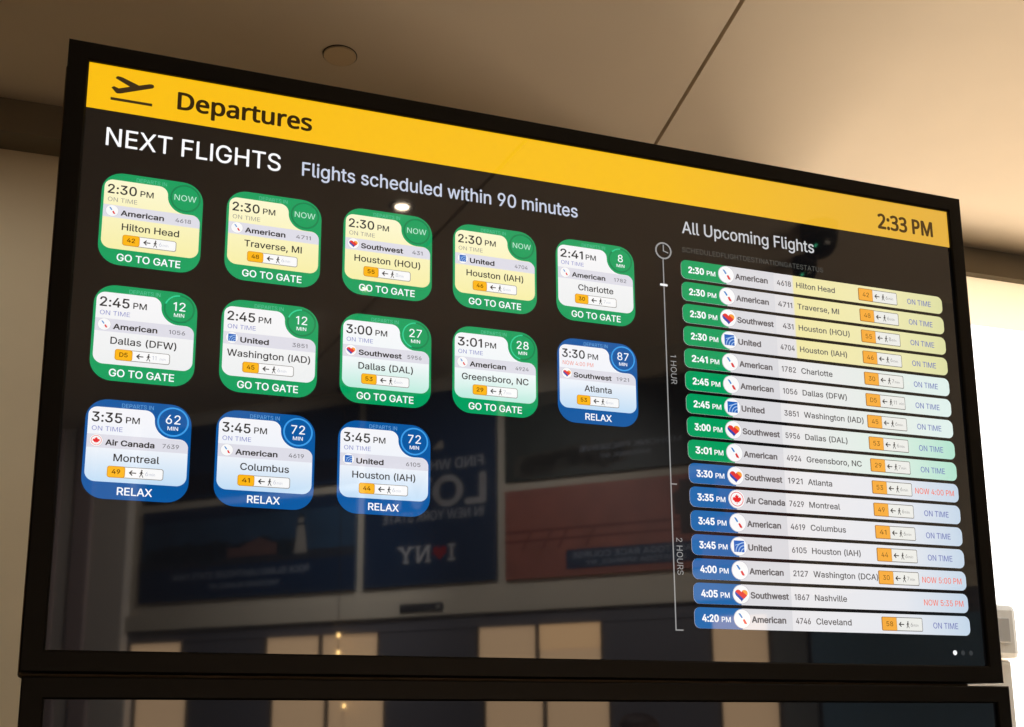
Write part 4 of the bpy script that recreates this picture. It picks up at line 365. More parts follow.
# ---- small pictures shared by cards and rows
def logo(fl, kind, cx, cy, r, L=0):
    fl.disc(cx, cy, r, logo_ring, L); fl.disc(cx, cy, r*.93, box_white, L+1)
    q = r/10
    if kind == 'American':
        fl.shape([(cx-4.6*q, cy-5.4*q), (cx-2.4*q, cy-5.2*q), (cx+.4*q, cy-1.3*q), (cx-1.2*q, cy-.2*q)], fly_blue, L+2)
        fl.shape([(cx+.2*q, cy+1.2*q), (cx+2.2*q, cy+.3*q), (cx+5*q, cy+4.8*q), (cx+4.2*q, cy+5.6*q), (cx+2*q, cy+5*q)], fly_red, L+2)
    elif kind == 'Southwest':
        hp = []
        for i in range(40):
            t = 2*math.pi*i/40
            hp.append((16*math.sin(t)**3, -(13*math.cos(t)-5*math.cos(2*t)-2*math.cos(3*t)-math.cos(4*t))))
        hp = [(cx+x*.46*q, cy+.4*q+y*.43*q) for x, y in hp]
        # three slanted bands of the heart
        def clip(pts, a, b, c):
            out = []
            for i in range(len(pts)):
                p, n = pts[i-1], pts[i]
                dp, dn = a*p[0]+b*p[1]+c, a*n[0]+b*n[1]+c
                if dp*dn < 0:
                    t = dp/(dp-dn); out.append((p[0]+t*(n[0]-p[0]), p[1]+t*(n[1]-p[1])))
                if dn >= 0: out.append(n)
            return out
        a, b = .62, -.78; c0 = -(a*cx+b*cy)
        fl.shape(clip(hp, -a, -b, -c0-2.2*q), sw_blue, L+2)
        fl.shape(clip(clip(hp, a, b, c0+2.2*q), -a, -b, -c0+3.2*q), sw_red, L+2)
        fl.shape(clip(hp, a, b, c0-3.2*q), sw_gold, L+2)
    elif kind == 'United':
        fl.rect(cx-6*q, cy-6*q, cx+6*q, cy+6*q, un_blue, L+2)
        for rr in (3.2, 6.4, 9.6):
            fl.arc(cx+6*q, cy+6*q, rr*q, (rr+1)*q, 272, 358, un_light, L+3, 40)
        fl.line(cx-4.5*q, cy-1*q, cx+6*q, cy-4.4*q, .8*q, un_light, L+3)
    else:
        fl.arc(cx, cy, 7*q, 7.7*q, 0, 360, maple, L+2)
        half = [(0, -5.6), (1.2, -3.6), (2.4, -4.2), (1.9, -1.4), (3.6, -2.6), (4, -1.6), (5.4, -1.8), (4.9, -.2), (5.6, .4), (2.8, 2.6), (3.1, 3.6), (.5, 3.2), (.4, 5.4)]
        pts = half+[(-x, y) for x, y in reversed(half[1:])]
        fill(fl, [(cx+x*q*.95, cy+y*q*.95) for x, y in pts], maple, L+2)

def walk_icons(fl, x, cy, h, mins, wtxt, L, pale, dark):
    """left arrow, walking figure, minutes"""
    fl.line(x+.1*h, cy, x+h, cy, .15*h, dark, L)
    fl.shape([(x, cy), (x+.42*h, cy-.42*h), (x+.52*h, cy-.3*h), (x+.26*h, cy)], dark, L)
    fl.shape([(x, cy), (x+.26*h, cy), (x+.52*h, cy+.3*h), (x+.42*h, cy+.42*h)], dark, L)
    m = x+1.68*h
    fl.disc(m+.04*h, cy-.42*h, .11*h, dark, L, 14)
    fl.line(m+.02*h, cy-.3*h, m-.02*h, cy+.12*h, .2*h, dark, L)
    fl.line(m, cy+.08*h, m+.24*h, cy+.56*h, .1*h, dark, L); fl.line(m-.02*h, cy+.08*h, m-.22*h, cy+.56*h, .1*h, dark, L)
    fl.line(m, cy-.24*h, m+.24*h, cy, .09*h, dark, L); fl.line(m, cy-.24*h, m-.22*h, cy+.04*h, .09*h, dark, L)
    fl.text(mins, x+2.2*h, cy+.3*h, .62*h, pale, L, width=None)
    fl.text('min', x+(2.2+.52*len(mins))*h, cy+.3*h, .42*h, pale, L, width=wtxt*h)

# ------------------------------------------------------------------ flight cards
CARDS = [
 [('2:30','Hilton Head','American','4618','42','6','yellow','NOW'), ('2:30','Traverse, MI','American','4711','48','6','yellow','NOW'), ('2:30','Houston (HOU)','Southwest','431','55','8','yellow','NOW'), ('2:30','Houston (IAH)','United','4704','46','6','yellow','NOW'), ('2:41','Charlotte','American','1782','30','7','white','8')],
 [('2:45','Dallas (DFW)','American','1056','D5','11','white','12'), ('2:45','Washington (IAD)','United','3851','45','6','white','12'), ('3:00','Dallas (DAL)','Southwest','5956','53','6','mint','27'), ('3:01','Greensboro, NC','American','4924','29','7','mint','28'), ('3:30','Atlanta','Southwest','1921','53','6','sky','87')],
 [('3:35','Montreal','Air Canada','7639','49','6','sky','62'), ('3:45','Columbus','American','4619','41','6','sky','72'), ('3:45','Houston (IAH)','United','6105','44','6','sky','72')]]
COLX = [36, 256, 475.5, 695.5, 915]; ROWY = [211.5, 428.5, 641]

def panel_outline():
    P = []
    def arc(cx, cy, r, a0, a1, n=10):
        for i in range(n+1):
            t = math.radians(a0+(a1-a0)*i/n); P.append((cx+r*math.cos(t), cy+r*math.sin(t)))
    x0, x1, y0, y1 = 5, 173.5, 15, 148.5
    arc(x0+15, y0+15, 15, 180, 270)
    # convex shoulder, concave bite round the badge, convex shoulder
    cx, cy, R, r = 146, 32.5, 31, 16
    yS = y0+r; dx = math.sqrt((R+r)**2-(cy-yS)**2); sx = cx-dx
    ang = math.degrees(math.atan2(cy-yS, dx))
    arc(sx, yS, r, 270, 360+ang)
    a_start = math.degrees(math.atan2(yS-cy, sx-cx)) % 360
    xE = x1-14; 
    arc(cx, cy, R, a_start, 90, 18)
    arc(x1-15, cy+R+15, 15, 270, 360)
    arc(x1-17, y1-17, 17, 0, 90)
    arc(x0+17, y1-17, 17, 90, 180)
    return P
PANEL = panel_outline()
AM_W = 75.0/sum(GLYPH['S'][c][0] for c in 'American')      # natural width scale of the airline names

for ri, row in enumerate(CARDS):
    for ci, (tm, dest, air, num, gate, walk, tint, cnt) in enumerate(row):
        x0, y0 = COLX[ci], ROWY[ri]
        isb = tint == 'sky'; base = blue if isb else green
        def F(L): return Flat(K, 0, 0, L)
        f = F(1); f.rect(.6, .4, 177.6, 178.6, base, 0, 37)
        card = f.build('flight_card', disp, at(x0, y0))
        card['label'] = '%s card for %s at %s PM' % ('blue' if isb else 'green', dest, tm)
        f = F(2); fill(f, PANEL, panels[tint])
        f.build('info_panel', card)
        f = F(3); f.shape(rrect(5, 64.5, 173.5, 88.5, (0, 14, 0, 0)), strip); f.build('airline_strip', card)
        f = F(2); f.text('DEPARTS IN', 59, 13.4, 7.4, cap_blue if isb else cap_green, width=53); f.build('departs_caption', card)
        f = F(4); f.text(tm, 11.2, 42, 17.2, dark_text, width=50, bold=.055); f.text('PM', 67.3, 41.3, 11, dark_text, width=23, bold=.05); f.build('time_text', card)
        late = dest == 'Atlanta'
        f = F(4); f.text('NOW 4:00 PM' if late else 'ON TIME', 12, 58, 8.2, red_text if late else (grey_stat if tint == 'yellow' else blue_text), width=67 if late else 50.5); f.build('status_text', card)
        f = F(4); logo(f, air, 20.6, 76, 11.4); f.build('airline_logo', card)
        f = F(4); f.text(air, 36, 83, 9.7, dark_text, width=sum(GLYPH['S'][c][0] for c in air)*AM_W*(.94 if air == 'Air Canada' else 1), bold=.12); f.build('airline_name', card)
        f = F(4); f.text(num, 158, 81.6, 7.6, mid_text, anchor='r', width=7*len(num), bold=.05); f.build('flight_number', card)
        f = F(4); f.text(dest, 88.5, 110.8, 12.7, dark_text, anchor='c', sx=1.06, bold=.05); f.build('destination_name', card)
        f = F(4)
        f.rect(41.2, 119.8, 134.6, 140.4, border, 0, 4.5); f.rect(42.5, 121.1, 133.3, 139.1, box_white, 1, 3.5)
        f.rect(41.2, 119.8, 71, 140.4, scr('amber_edge', (214, 146, 20)), 2, 4.5); f.rect(42.4, 121, 69.8, 139.2, amber, 3, 3.5)
        f.text(gate, 56, 133.8, 8, tag_ink, 4, anchor='c', width=14, bold=.06)
        walk_icons(f, 77, 130.4, 12.4, walk, .8, 4, faint, dark_text)
        f.build('gate_tag', card)
        f = F(2); f.text('RELAX' if isb else 'GO TO GATE', 88.5, 170.3, 13.4, white, anchor='c', width=58 if isb else 110, bold=.055); f.build('action_text', card)
        f = F(3); f.arc(146, 32.5, 24, 27, 0, 360, ring_blue if isb else ring_green)
        if isb or cnt == 'NOW': pass
        else: f.arc(146, 32.5, 24, 26.6, -6*int(cnt), 0, arc_green, 1)
        if cnt == 'NOW': f.text('NOW', 146, 38, 11.4, now_white, 1, anchor='c', width=39)
        else:
            f.text(cnt, 146, 36.2, 16.2, white, 1, anchor='c', sx=1.0, bold=.015)
            f.text('MIN', 146, 48, 6.8, white, 1, anchor='c', width=18, bold=.03)
        f.build('countdown_badge', card)

# ------------------------------------------------------------------ list of all flights
ROWS = [('2:30','American','4618','Hilton Head','42','6','y'), ('2:30','American','4711','Traverse, MI','48','6','y'), ('2:30','Southwest','431','Houston (HOU)','55','8','y'), ('2:30','United','4704','Houston (IAH)','46','6','y'),
 ('2:41','American','1782','Charlotte','30','7','w'), ('2:45','American','1056','Dallas (DFW)','D5','11','w'), ('2:45','United','3851','Washington (IAD)','45','6','w'), ('3:00','Southwest','5956','Dallas (DAL)','53','6','m'), ('3:01','American','4924','Greensboro, NC','29','7','m'),
 ('3:30','Southwest','1921','Atlanta','53','6','b','NOW 4:00 PM'), ('3:35','Air Canada','7629','Montreal','49','6','b'), ('3:45','American','4619','Columbus','41','6','b'), ('3:45','United','6105','Houston (IAH)','44','6','b'), ('4:00','American','2127','Washington (DCA)','30','7','b','NOW 5:00 PM'), ('4:05','Southwest','1867','Nashville','','','b','NOW 5:35 PM'), ('4:20','American','4746','Cleveland','58','6','b')]
rowmat = {'y': scr_ramp('row_yellow', 'X', [(0, (224, 222, 226)), (.405, (228, 226, 228)), (.41, (240, 231, 168)), (.75, (238, 232, 180)), (1, (220, 221, 164))]),
          'w': scr_ramp('row_white', 'X', [(0, (224, 222, 226)), (.4, (234, 233, 234)), (.75, (228, 236, 230)), (1, (222, 240, 236))]),
          'm': scr_ramp('row_mint', 'X', [(0, (224, 222, 226)), (.4, (234, 233, 234)), (.72, (222, 238, 228)), (1, (176, 226, 206))]),
          'b': scr_ramp('row_blue', 'X', [(0, (226, 222, 226)), (.4, (236, 234, 236)), (.75, (230, 232, 238)), (1, (196, 214, 232))])}
row_air = scr('row_airline', (220, 219, 223)); row_text = scr('row_text', (104, 98, 98)); row_dest = scr('row_dest', (96, 92, 90)); row_stat = scr('row_stat', (116, 122, 176))
row_border = scr('row_border', (110, 104, 98)); row_faint = scr('row_faint', (132, 130, 130))
row_amw = 81.5/sum(GLYPH['S'][c][0] for c in 'American')
for i, r in enumerate(ROWS):
    tm, air, num, dest, gate, walk, tint = r[:7]
    cy = 242.6+50*i
    def F(L): return Flat(K, 0, 0, L)
    isb = tint == 'b'
    f = F(1); f.rect(.8, -21.4, 681, 21.4, rowmat[tint], 0, (13, 14, 14, 13))
    row = f.build('flight_row', disp, at(1202.5, cy))
    row['label'] = 'list row for the %s PM flight to %s' % (tm, dest)
    f = F(2); f.rect(100, -21.4, 229, 21.4, row_air); f.build('airline_block', row)
    f = F(3); f.rect(.8, -21.4, 110, 21.4, row_blue_block if isb else green, 0, (13, 0, 0, 13)); f.build('time_block', row)
    f = F(4); f.text(tm, 18.6, 7.2, 14, white, width=38, bold=.12); f.text('PM', 62.5, 7.2, 10.4, white, width=21, bold=.06); f.build('time_text', row)
    f = F(4); logo(f, air, 110, -.6, 20); f.build('airline_logo', row)
    f = F(4); f.text(air, 132.5, 6.4, 12.2, row_text, width=sum(GLYPH['S'][c][0] for c in air)*row_amw, bold=.13); f.build('airline_name', row)
    f = F(4); f.text(num, 272, 6.4, 12, row_text, anchor='r', width=9*len(num), bold=.06); f.build('flight_number', row)
    f = F(4); f.text(dest, 286, 6.4, 12.4, row_dest, sx=1.1, bold=.06); f.build('destination_name', row)
    if gate:
        f = F(4); f.rect(448.5, -14.6, 554, 15.4, row_border, 0, 3); f.rect(450, -13.1, 552.5, 13.9, row_box, 1, 2)
        f.rect(448.5, -14.6, 487, 15.4, scr('amber_row_edge', (176, 116, 40)), 2, 3); f.rect(450, -13.1, 486, 13.9, amber_row, 3, 2)
        f.text(gate, 468, 5.6, 10.4, tag_ink, 4, anchor='c', width=17)
        walk_icons(f, 491, 1, 14, walk, .9, 4, row_faint, dark_text)
        f.build('gate_tag', row)
    st = r[7] if len(r) > 7 else 'ON TIME'
    f = F(4); f.text(st, 615, 7.4, 12.6, red_text if len(r) > 7 else row_stat, anchor='c', width=105 if len(r) > 7 else 66, bold=.03); f.build('status_text', row)

# timeline beside the list
f = Flat(K, PX, PY, 1)
f.line(1161.5, 226, 1161.5, 1019, 2.6, line_grey); f.line(1160.3, 719, 1175, 719, 2.6, line_grey); f.line(1160.3, 1018.6, 1178, 1018.6, 2.6, line_grey)
tl = f.build('timeline', disp)
f = Flat(K, PX, PY, 2); f.rect(1152, 282.6, 1170, 287.8, white, 0, 2); f.build('time_marker', tl)
f = Flat(K, PX, PY, 2); f.arc(1162.8, 207.2, 15.8, 19.4, 0, 360, line_grey); f.line(1162.8, 193, 1162.8, 208.2, 2.6, line_grey); f.line(1161.5, 207, 1174, 211, 2.6, line_grey); f.build('clock_icon', tl)
f = Flat(K, PX, PY, 2); f.text('1 HOUR', 1170.5, 440, 13.4, line_grey, width=64, vert=True); f.build('hour_text', tl)
f = Flat(K, PX, PY, 2); f.text('2 HOURS', 1169, 831, 13.4, line_grey, width=76, vert=True); f.build('hour_text', tl)
for x, mt_ in ((1837.4, white), (1858.8, scr('dot_dim', (52, 54, 56))), (1880.2, scr('dot_dim', (52, 54, 56)))):
    f = Flat(K, PX, PY, 1); f.disc(x, 1051.8, 5.4, mt_); f.build('page_dot', disp)

# ------------------------------------------------------------------ lower display and its floor plinth
LZ = ZC-H-2*BEZ-.0045
low = empty('lower_display', (.003, -.003, LZ), -.0041)
tag(low, 'dark blank screen in a black frame directly under the departures screen', 'display')
frame_bag(-W/2, W/2, -H/2, H/2, BEZ, -.005, .03, black_frame).build('bezel', low)
g = Bag(); g.box(-W/2-.001, W/2+.001, .0003, .012, -H/2-.001, H/2+.001, lcd_off); g.build('screen_panel', low)
g = Bag(); g.box(-W/2-BEZ+.006, W/2+BEZ-.006, .03, .075, -H/2-BEZ+.002, H/2+BEZ-.002, case_dark); g.build('back_case', low, bevel=.003)
zb = -H/2-BEZ
g = Bag(); g.box(-W/2-BEZ, W/2+BEZ, .0, .09, -LZ+.03, zb, case_dark); g.box(-W/2-BEZ-.06, W/2+BEZ+.06, -.2, .3, -LZ, -LZ+.03, case_dark); g.build('pedestal', low, bevel=.004)

# ------------------------------------------------------------------ the room
ceil_paint = mat('ceiling_paint', (226, 212, 190), .85, noise=.025, scale=3)
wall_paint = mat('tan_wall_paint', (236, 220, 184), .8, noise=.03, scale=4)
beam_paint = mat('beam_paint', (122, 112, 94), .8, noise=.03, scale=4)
gap_dark = mat('seam_dark', (14, 10, 8), .9)
floor_m = mat('terrazzo_floor', (64, 60, 56), .45, noise=.12, scale=25)
alu = mat('window_aluminium', (176, 176, 174), .4, .7)

WE = 1.3                                   # the solid wall ends and the glazing starts here
XL, XR, YB = -4.2, 5.2, -9.0
def yb(x): return 1.516-.015*x             # room side of the bulkhead over wall and window
# ceiling: two sheets with an open dark seam between them
def seam(y): return .663+(y-.621)*(.082/.607)
def ceiling():
    g = Bag(); s = .0052
    ya, yc = YB, yb(XL)+.02
    L_ = [(XL, ya), (seam(ya)-s, ya), (seam(yc)-s, yc), (XL, yc)]
    R_ = [(seam(ya)+s, ya), (XR, ya), (XR, yb(XR)+.02), (seam(yc)+s, yc)]
    g.prism(L_, CEIL, CEIL+.018, ceil_paint); g.prism(R_, CEIL, CEIL+.018, ceil_paint)
    g.box(XL, XR, YB, 1.7, CEIL+.03, CEIL+.06, gap_dark)
    return g.build('ceiling')
tag(ceiling(), kind='structure')
g = Bag(); g.box(XL, XR, YB, 1.75, -.06, 0, floor_m); tag(g.build('floor'), kind='structure')
# bulkhead over the wall and the glazing
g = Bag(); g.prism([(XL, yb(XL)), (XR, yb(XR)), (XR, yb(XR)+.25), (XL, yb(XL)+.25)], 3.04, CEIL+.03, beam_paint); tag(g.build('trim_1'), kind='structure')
REC = .095
g = Bag(); g.prism([(XL, yb(XL)+REC), (WE, yb(WE)+REC), (WE, yb(WE)+.25), (XL, yb(XL)+.25)], 0, 3.04, wall_paint); tag(g.build('wall_back'), kind='structure')

# glazing to the right of the wall
def glass():
    m = bpy.data.materials.new('clear_glass'); m.use_nodes = True; nt = m.node_tree
    nt.nodes.remove(nt.nodes['Principled BSDF']); out = nt.nodes['Material Output']
    t = nt.nodes.new('ShaderNodeBsdfTransparent'); gl = nt.nodes.new('ShaderNodeBsdfGlossy'); gl.inputs['Roughness'].default_value = .02
    lw = nt.nodes.new('ShaderNodeLayerWeight'); lw.inputs['Blend'].default_value = .5
    pw = nt.nodes.new('ShaderNodeMath'); pw.operation = 'POWER'; pw.inputs[1].default_value = 5
    fr = nt.nodes.new('ShaderNodeMath'); fr.operation = 'MULTIPLY_ADD'; fr.inputs[1].default_value = .95; fr.inputs[2].default_value = .05
    nt.links.new(lw.outputs['Facing'], pw.inputs[0]); nt.links.new(pw.outputs[0], fr.inputs[0])
    mx = nt.nodes.new('ShaderNodeMixShader')
    nt.links.new(fr.outputs[0], mx.inputs[0]); nt.links.new(t.outputs[0], mx.inputs[1]); nt.links.new(gl.outputs[0], mx.inputs[2])
    nt.links.new(mx.outputs[0], out.inputs[0]); return m
glass_m = glass()
def yw(x): return yb(x)+.16
win = empty('window_1', (0, 0, 0)); tag(win, kind='structure')
g = Bag()
def wbar(x0, x1, z0, z1, d=.03):
    g.prism([(x0, yw(x0)-d), (x1, yw(x1)-d), (x1, yw(x1)+d), (x0, yw(x0)+d)], z0, z1, alu)
wbar(WE, XR, 0, .1); wbar(WE, WE+.05, .1, 3.04)
for x in (3.6,): wbar(x, x+.05, .1, 3.04)
g.build('window_frame', win)
g = Bag(); g.prism([(WE+.05, yw(WE)-.004), (XR, yw(XR)-.004), (XR, yw(XR)+.004), (WE+.05, yw(WE)+.004)], .1, 3.04, glass_m); g.build('window_pane', win)

def blind_cloth():
    m = bpy.data.materials.new('roller_blind_cloth'); m.use_nodes = True; nt = m.node_tree; b = nt.nodes['Principled BSDF']
    b.inputs['Base Color'].default_value = (*lin((254, 248, 236)), 1); b.inputs['Roughness'].default_value = .9
    t = nt.nodes.new('ShaderNodeBsdfTranslucent'); t.inputs['Color'].default_value = (*lin((255, 251, 240)), 1)
    mx = nt.nodes.new('ShaderNodeMixShader'); mx.inputs[0].default_value = .8
    nt.links.new(b.outputs[0], mx.inputs[1]); nt.links.new(t.outputs[0], mx.inputs[2]); nt.links.new(mx.outputs[0], nt.nodes['Material Output'].inputs[0]); return m
g = Bag(); g.prism([(WE+.05, yb(WE)+.03), (XR, yb(XR)+.03), (XR, yb(XR)+.0315), (WE+.05, yb(WE)+.0315)], 2.87, 3.04, blind_cloth()); g.build('window_blind', win)
# outside: paved ground and a grey metal housing
g = Bag(); g.box(-12, 30, 1.78, 40, -.2, -.06, mat('sunlit_paving', (214, 190, 158), .85, noise=.08, scale=2)); tag(g.build('ground'), kind='structure')
hou = empty('equipment_housing', (2.86, 2.6, -.06))
tag(hou, 'pale grey metal equipment housing outside the window at the right edge', 'equipment housing')
hm = mat('housing_grey', (214, 213, 208), .5, noise=.04, scale=12); hd = mat('housing_dark', (166, 165, 162), .5)
g = Bag(); g.prism([(-.3, 0), (.27, 0), (.27, .4), (-.3, .4)], 1.92, 2.165, hm); g.build('top_box', hou, bevel=.03)
g = Bag(); g.box(-.26, .25, .04, .38, .0, 1.92, hm); g.build('column', hou, bevel=.01)
g = Bag(); g.box(.1, .21, -.012, .01, 1.995, 2.10, hd); g.build('access_panel', hou, bevel=.003)
g = Bag(); g.box(.06, .2, .028, .045, .3, 1.8, hd); g.build('side_panel', hou, bevel=.003)

# side walls
hallwall = mat('hall_wall', (120, 112, 100), .8, noise=.03, scale=3)
g = Bag(); g.box(XL-.1, XL, YB, 1.75, 0, CEIL+.06, hallwall); tag(g.build('wall_left'), kind='structure')
g = Bag(); g.box(XR, XR+.1, YB, 1.75, 0, CEIL+.06, hallwall); tag(g.build('wall_right'), kind='structure')

# ------------------------------------------------------------------ opposite wall with posters, at an angle behind the viewer
O = Vector((-.2898, -4.2114, 0)); U = Vector((.74503, .66703, 0)); NF = Vector((-.66703, .74503, 0))
RZ = math.atan2(-U.y, -U.x)
def on_wall(s, z, off=0): p = O+U*s+NF*off; return (p.x, p.y, z)
cream = mat('frieze_cream', (196, 188, 172), .7, noise=.03, scale=6)
char = mat('shopfront_charcoal', (94, 93, 100), .5); haze_blue_p = mat('shopfront_haze_blue', (84, 116, 140), .5); greyp = mat('shopfront_grey', (104, 108, 108), .5)  # blue panel is lightened so its reflection adds glare haze at the screen's right
reddish = mat('pilaster_rose', (188, 168, 166), .8)
# local frame of the wall: x = -s, y into the wall, z up; origin at s = 0 on the floor
def wall_obj(g, name, kind='structure', bevel=0):
    o = g.build(name, None, (O.x, O.y, 0), RZ, bevel=bevel); o['kind'] = kind; return o
S0, S1 = -5.0, 3.9
WINS = [(-.36, -.04, None), (.44, 1.035, .735), (1.515, 2.065, 1.785), (2.51, 2.73, None)]
g = Bag()
g.box(-S1, -S0, 0, .12, 2.135, CEIL+.03, cream)                # frieze
g.box(-S1, -S0, -.03, .12, 2.06, 2.135, cream)                 # ledge
edges = [S0]+[e for w in WINS for e in w[:2]]+[S1]
for a, b in zip(edges[::2], edges[1::2]):
    g.box(-b, -a, 0, .12, 0, 2.0, char)
g.box(-S1, -S0, -.005, .12, 2.0, 2.06, char)
for w in WINS: g.box(-w[1], -w[0], 0, .12, 0, .12, char)
wall_obj(g, 'wall_front')
g = Bag(); g.box(.37, 1.6, -.05, 0, 0, CEIL, mat('pilaster_cream', (226, 218, 208), .7, noise=.03, scale=6)); g.box(.6, .72, -.065, -.05, 0, CEIL, reddish); g.box(.82, .95, -.065, -.05, 0, CEIL, reddish); wall_obj(g, 'trim_2', bevel=.01)
g = Bag(); g.box(-2.87, -2.75, -.02, 0, 0, 1.97, greyp); wall_obj(g, 'trim_3')
g = Bag(); g.box(-3.7, -2.89, -.02, 0, 0, 1.97, haze_blue_p); wall_obj(g, 'trim_4')
glow = mat('lit_blind', (200, 170, 130), .8, emit=(255, 212, 166), es=LIT)
glow2 = mat('lit_blind_bright', (200, 170, 130), .8, emit=(255, 205, 150), es=LIT*1.25)
mull = mat('mullion_dark', (44, 42, 42), .5)
for i, (a, b, m_) in enumerate(WINS):
    e = empty('window_%d' % (i+2), (O.x, O.y, 0), RZ); tag(e, kind='structure')
    g = Bag()
    if m_ is None: g.box(-b, -a, .01, .06, .12, 2.0, glow)
    else:
        g.box(-b, -m_-.008, .01, .06, .12, 2.0, glow); g.box(-m_+.008, -a, .01, .06, .12, 2.0, glow)
    g.build('window_blind', e)
    if i == 2:
        g = Bag(); g.box(-b, -m_-.008, .005, .01, 1.90, 2.0, glow2); g.build('window_blind', e)
    g = Bag()
    for x in (-b-.006, -a-.004): g.box(x, x+.01, -.004, .06, .12, 2.0, mull)
    if m_ is not None: g.box(-m_-.009, -m_+.009, .0, .06, .12, 2.0, mull)
    g.build('window_frame', e)

# posters
navy = mat('poster_navy', (10, 42, 74), .5); pwhite = mat('poster_white', (186, 186, 190), .5); pheart = mat('poster_red', (140, 28, 40), .5)
psky = mat('poster_dusk', (40, 70, 98), .5, noise=.2, scale=6); ptree = mat('poster_tree', (22, 42, 56), .5); pbrick = mat('poster_brick', (98, 74, 72), .5); pbeige = mat('poster_beige', (150, 146, 140), .5)
pmt = mat('poster_forest', (30, 40, 34), .5, noise=.35, scale=14); pmt2 = mat('poster_haze', (84, 84, 74), .5, noise=.15, scale=8)
ptrack = mat('poster_track', (150, 88, 74), .5, noise=.14, scale=9); ptrack2 = mat('poster_rail', (112, 50, 40), .5); phorse = mat('poster_horse', (44, 28, 24), .5)
pgrey = mat('poster_caption', (158, 168, 184), .5)
def poster(name, s0, s1, z0, z1, label, face):
    e = empty(name, on_wall(s1, z0), RZ); tag(e, label, 'poster', 'travel posters on the frieze')
    g = Bag(); g.box(0, s1-s0, -.022, -.0005, 0, z1-z0, face); g.build('poster_panel', e, bevel=.002)
    return e, s1-s0, z1-z0
def PF(L=0): f = Flat(1., 0, 0, L); return f
class WF(Flat):
    """flat artwork on a poster: x right, y measured up from the poster's foot"""
    def P(s, x, y, L): return (x, -.0225-(s.base+L)*.0004, y)
    def shape(s, pts, mt, L=0):
        a = sum(pts[i][0]*pts[(i+1) % len(pts)][1]-pts[(i+1) % len(pts)][0]*pts[i][1] for i in range(len(pts)))
        if a < 0: pts = pts[::-1]
        s.poly([s.P(x, y, L) for x, y in pts], mt)
    def text(s, t, x, y, cap, mt, L=0, anchor='l', width=None, bold=0., sx=1., font='S', **k):
        G = GLYPH[font]; q = cap/700; w = sum(G[c][0] for c in t)*q
        if width: sx = width/w
        x -= {'l': 0, 'c': w*sx/2, 'r': w*sx}[anchor]
        b = bold*cap/2
        offs = [(0, 0)] if not bold else [(-b, 0), (b, 0), (0, b), (0, -b)]
        pen = 0
        for c in t:
            adv, vs, ts = G[c]
            for dx, dy in offs:
                s.tris([s.P(x+(pen+gx)*q*sx+dx, y+gy*q+dy, L) for gx, gy in vs], ts, mt)
            pen += adv

# lighthouse
e, w, h = poster('lighthouse_poster', -.30, .92, 2.195, 2.645, 'wide framed poster of a white lighthouse and red house above a navy caption', psky)
f = WF(1, base=1); f.rect(0, 0, w, .155, navy); f.rect(0, h-.06, w, h, navy)
f.rect(0, .155, w, .2, mat('poster_water', (40, 48, 60), .5))
for k in range(16):
    x = .33+.055*k; r = .035+.02*random.random(); f.disc(x, .215+.02*random.random(), r, ptree, 1, 14)
f.shape([(.42, .19), (.62, .19), (.62, .24), (.52, .275), (.42, .24)], pbrick, 2); f.rect(.62, .19, .70, .235, pbrick, 2)
f.build('landscape_picture', e)
f = WF(1, base=4); f.shape([(.255, .185), (.325, .185), (.308, .315), (.272, .315)], pbeige); f.rect(.266, .315, .314, .327, ptree); f.rect(.276, .327, .304, .352, pbeige); f.shape([(.268, .352), (.312, .352), (.29, .378)], ptree); f.build('lighthouse_picture', e)
f = WF(1, base=3); f.text('ROCK ISLAND LIGHTHOUSE STATE PARK', .24, .098, .03, pgrey, width=.78); f.text('THOUSAND ISLANDS, NY', .40, .048, .022, pgrey, width=.40); f.build('caption_text', e)
# slogan poster
e, w, h = poster('slogan_poster', .962, 1.612, 2.195, 3.06, 'tall navy poster with large white LOVE lettering and a red heart', navy)
f = WF(1, base=1); f.text('FIND WHAT YOU', .055, .505, .046, mat('poster_pale', (176, 178, 184), .5), width=.5); f.text('IN NEW YORK STATE', .055, .282, .042, mat('poster_pale', (176, 178, 184), .5), width=.5); f.build('caption_text', e)
f = WF(1, base=1); f.text('LOVE', .035, .345, .125, pwhite, width=.54, bold=.1); f.build('slogan_text', e)
f = WF(1, base=1)
def slab(pts): f.shape(pts, pwhite)
X = .192; B_ = .098; C_ = .074
f.rect(X+.012, B_, X+.024, B_+C_, pwhite); f.rect(X, B_, X+.036, B_+.01, pwhite); f.rect(X, B_+C_-.01, X+.036, B_+C_, pwhite)
hp = []
for i in range(36):
    t = 2*math.pi*i/36; hp.append((X+.075+16*math.sin(t)**3*.0021, B_+.04+(13*math.cos(t)-5*math.cos(2*t)-2*math.cos(3*t)-math.cos(4*t))*.0022))
f.shape(hp, pheart)
N = X+.118
f.rect(N+.008, B_, N+.019, B_+C_, pwhite); f.rect(N+.058, B_, N+.069, B_+C_, pwhite); f.shape([(N+.008, B_+C_), (N+.022, B_+C_), (N+.069, B_), (N+.055, B_)], pwhite, 1)
f.rect(N, B_, N+.028, B_+.009, pwhite); f.rect(N, B_+C_-.009, N+.02, B_+C_, pwhite); f.rect(N+.049, B_+C_-.009, N+.078, B_+C_, pwhite)
Y_ = N+.084
f.rect(Y_+.033, B_, Y_+.045, B_+.036, pwhite); f.shape([(Y_+.006, B_+C_), (Y_+.02, B_+C_), (Y_+.045, B_+.036), (Y_+.033, B_+.036)], pwhite, 1); f.shape([(Y_+.058, B_+C_), (Y_+.072, B_+C_), (Y_+.045, B_+.036), (Y_+.033, B_+.036)], pwhite, 2)
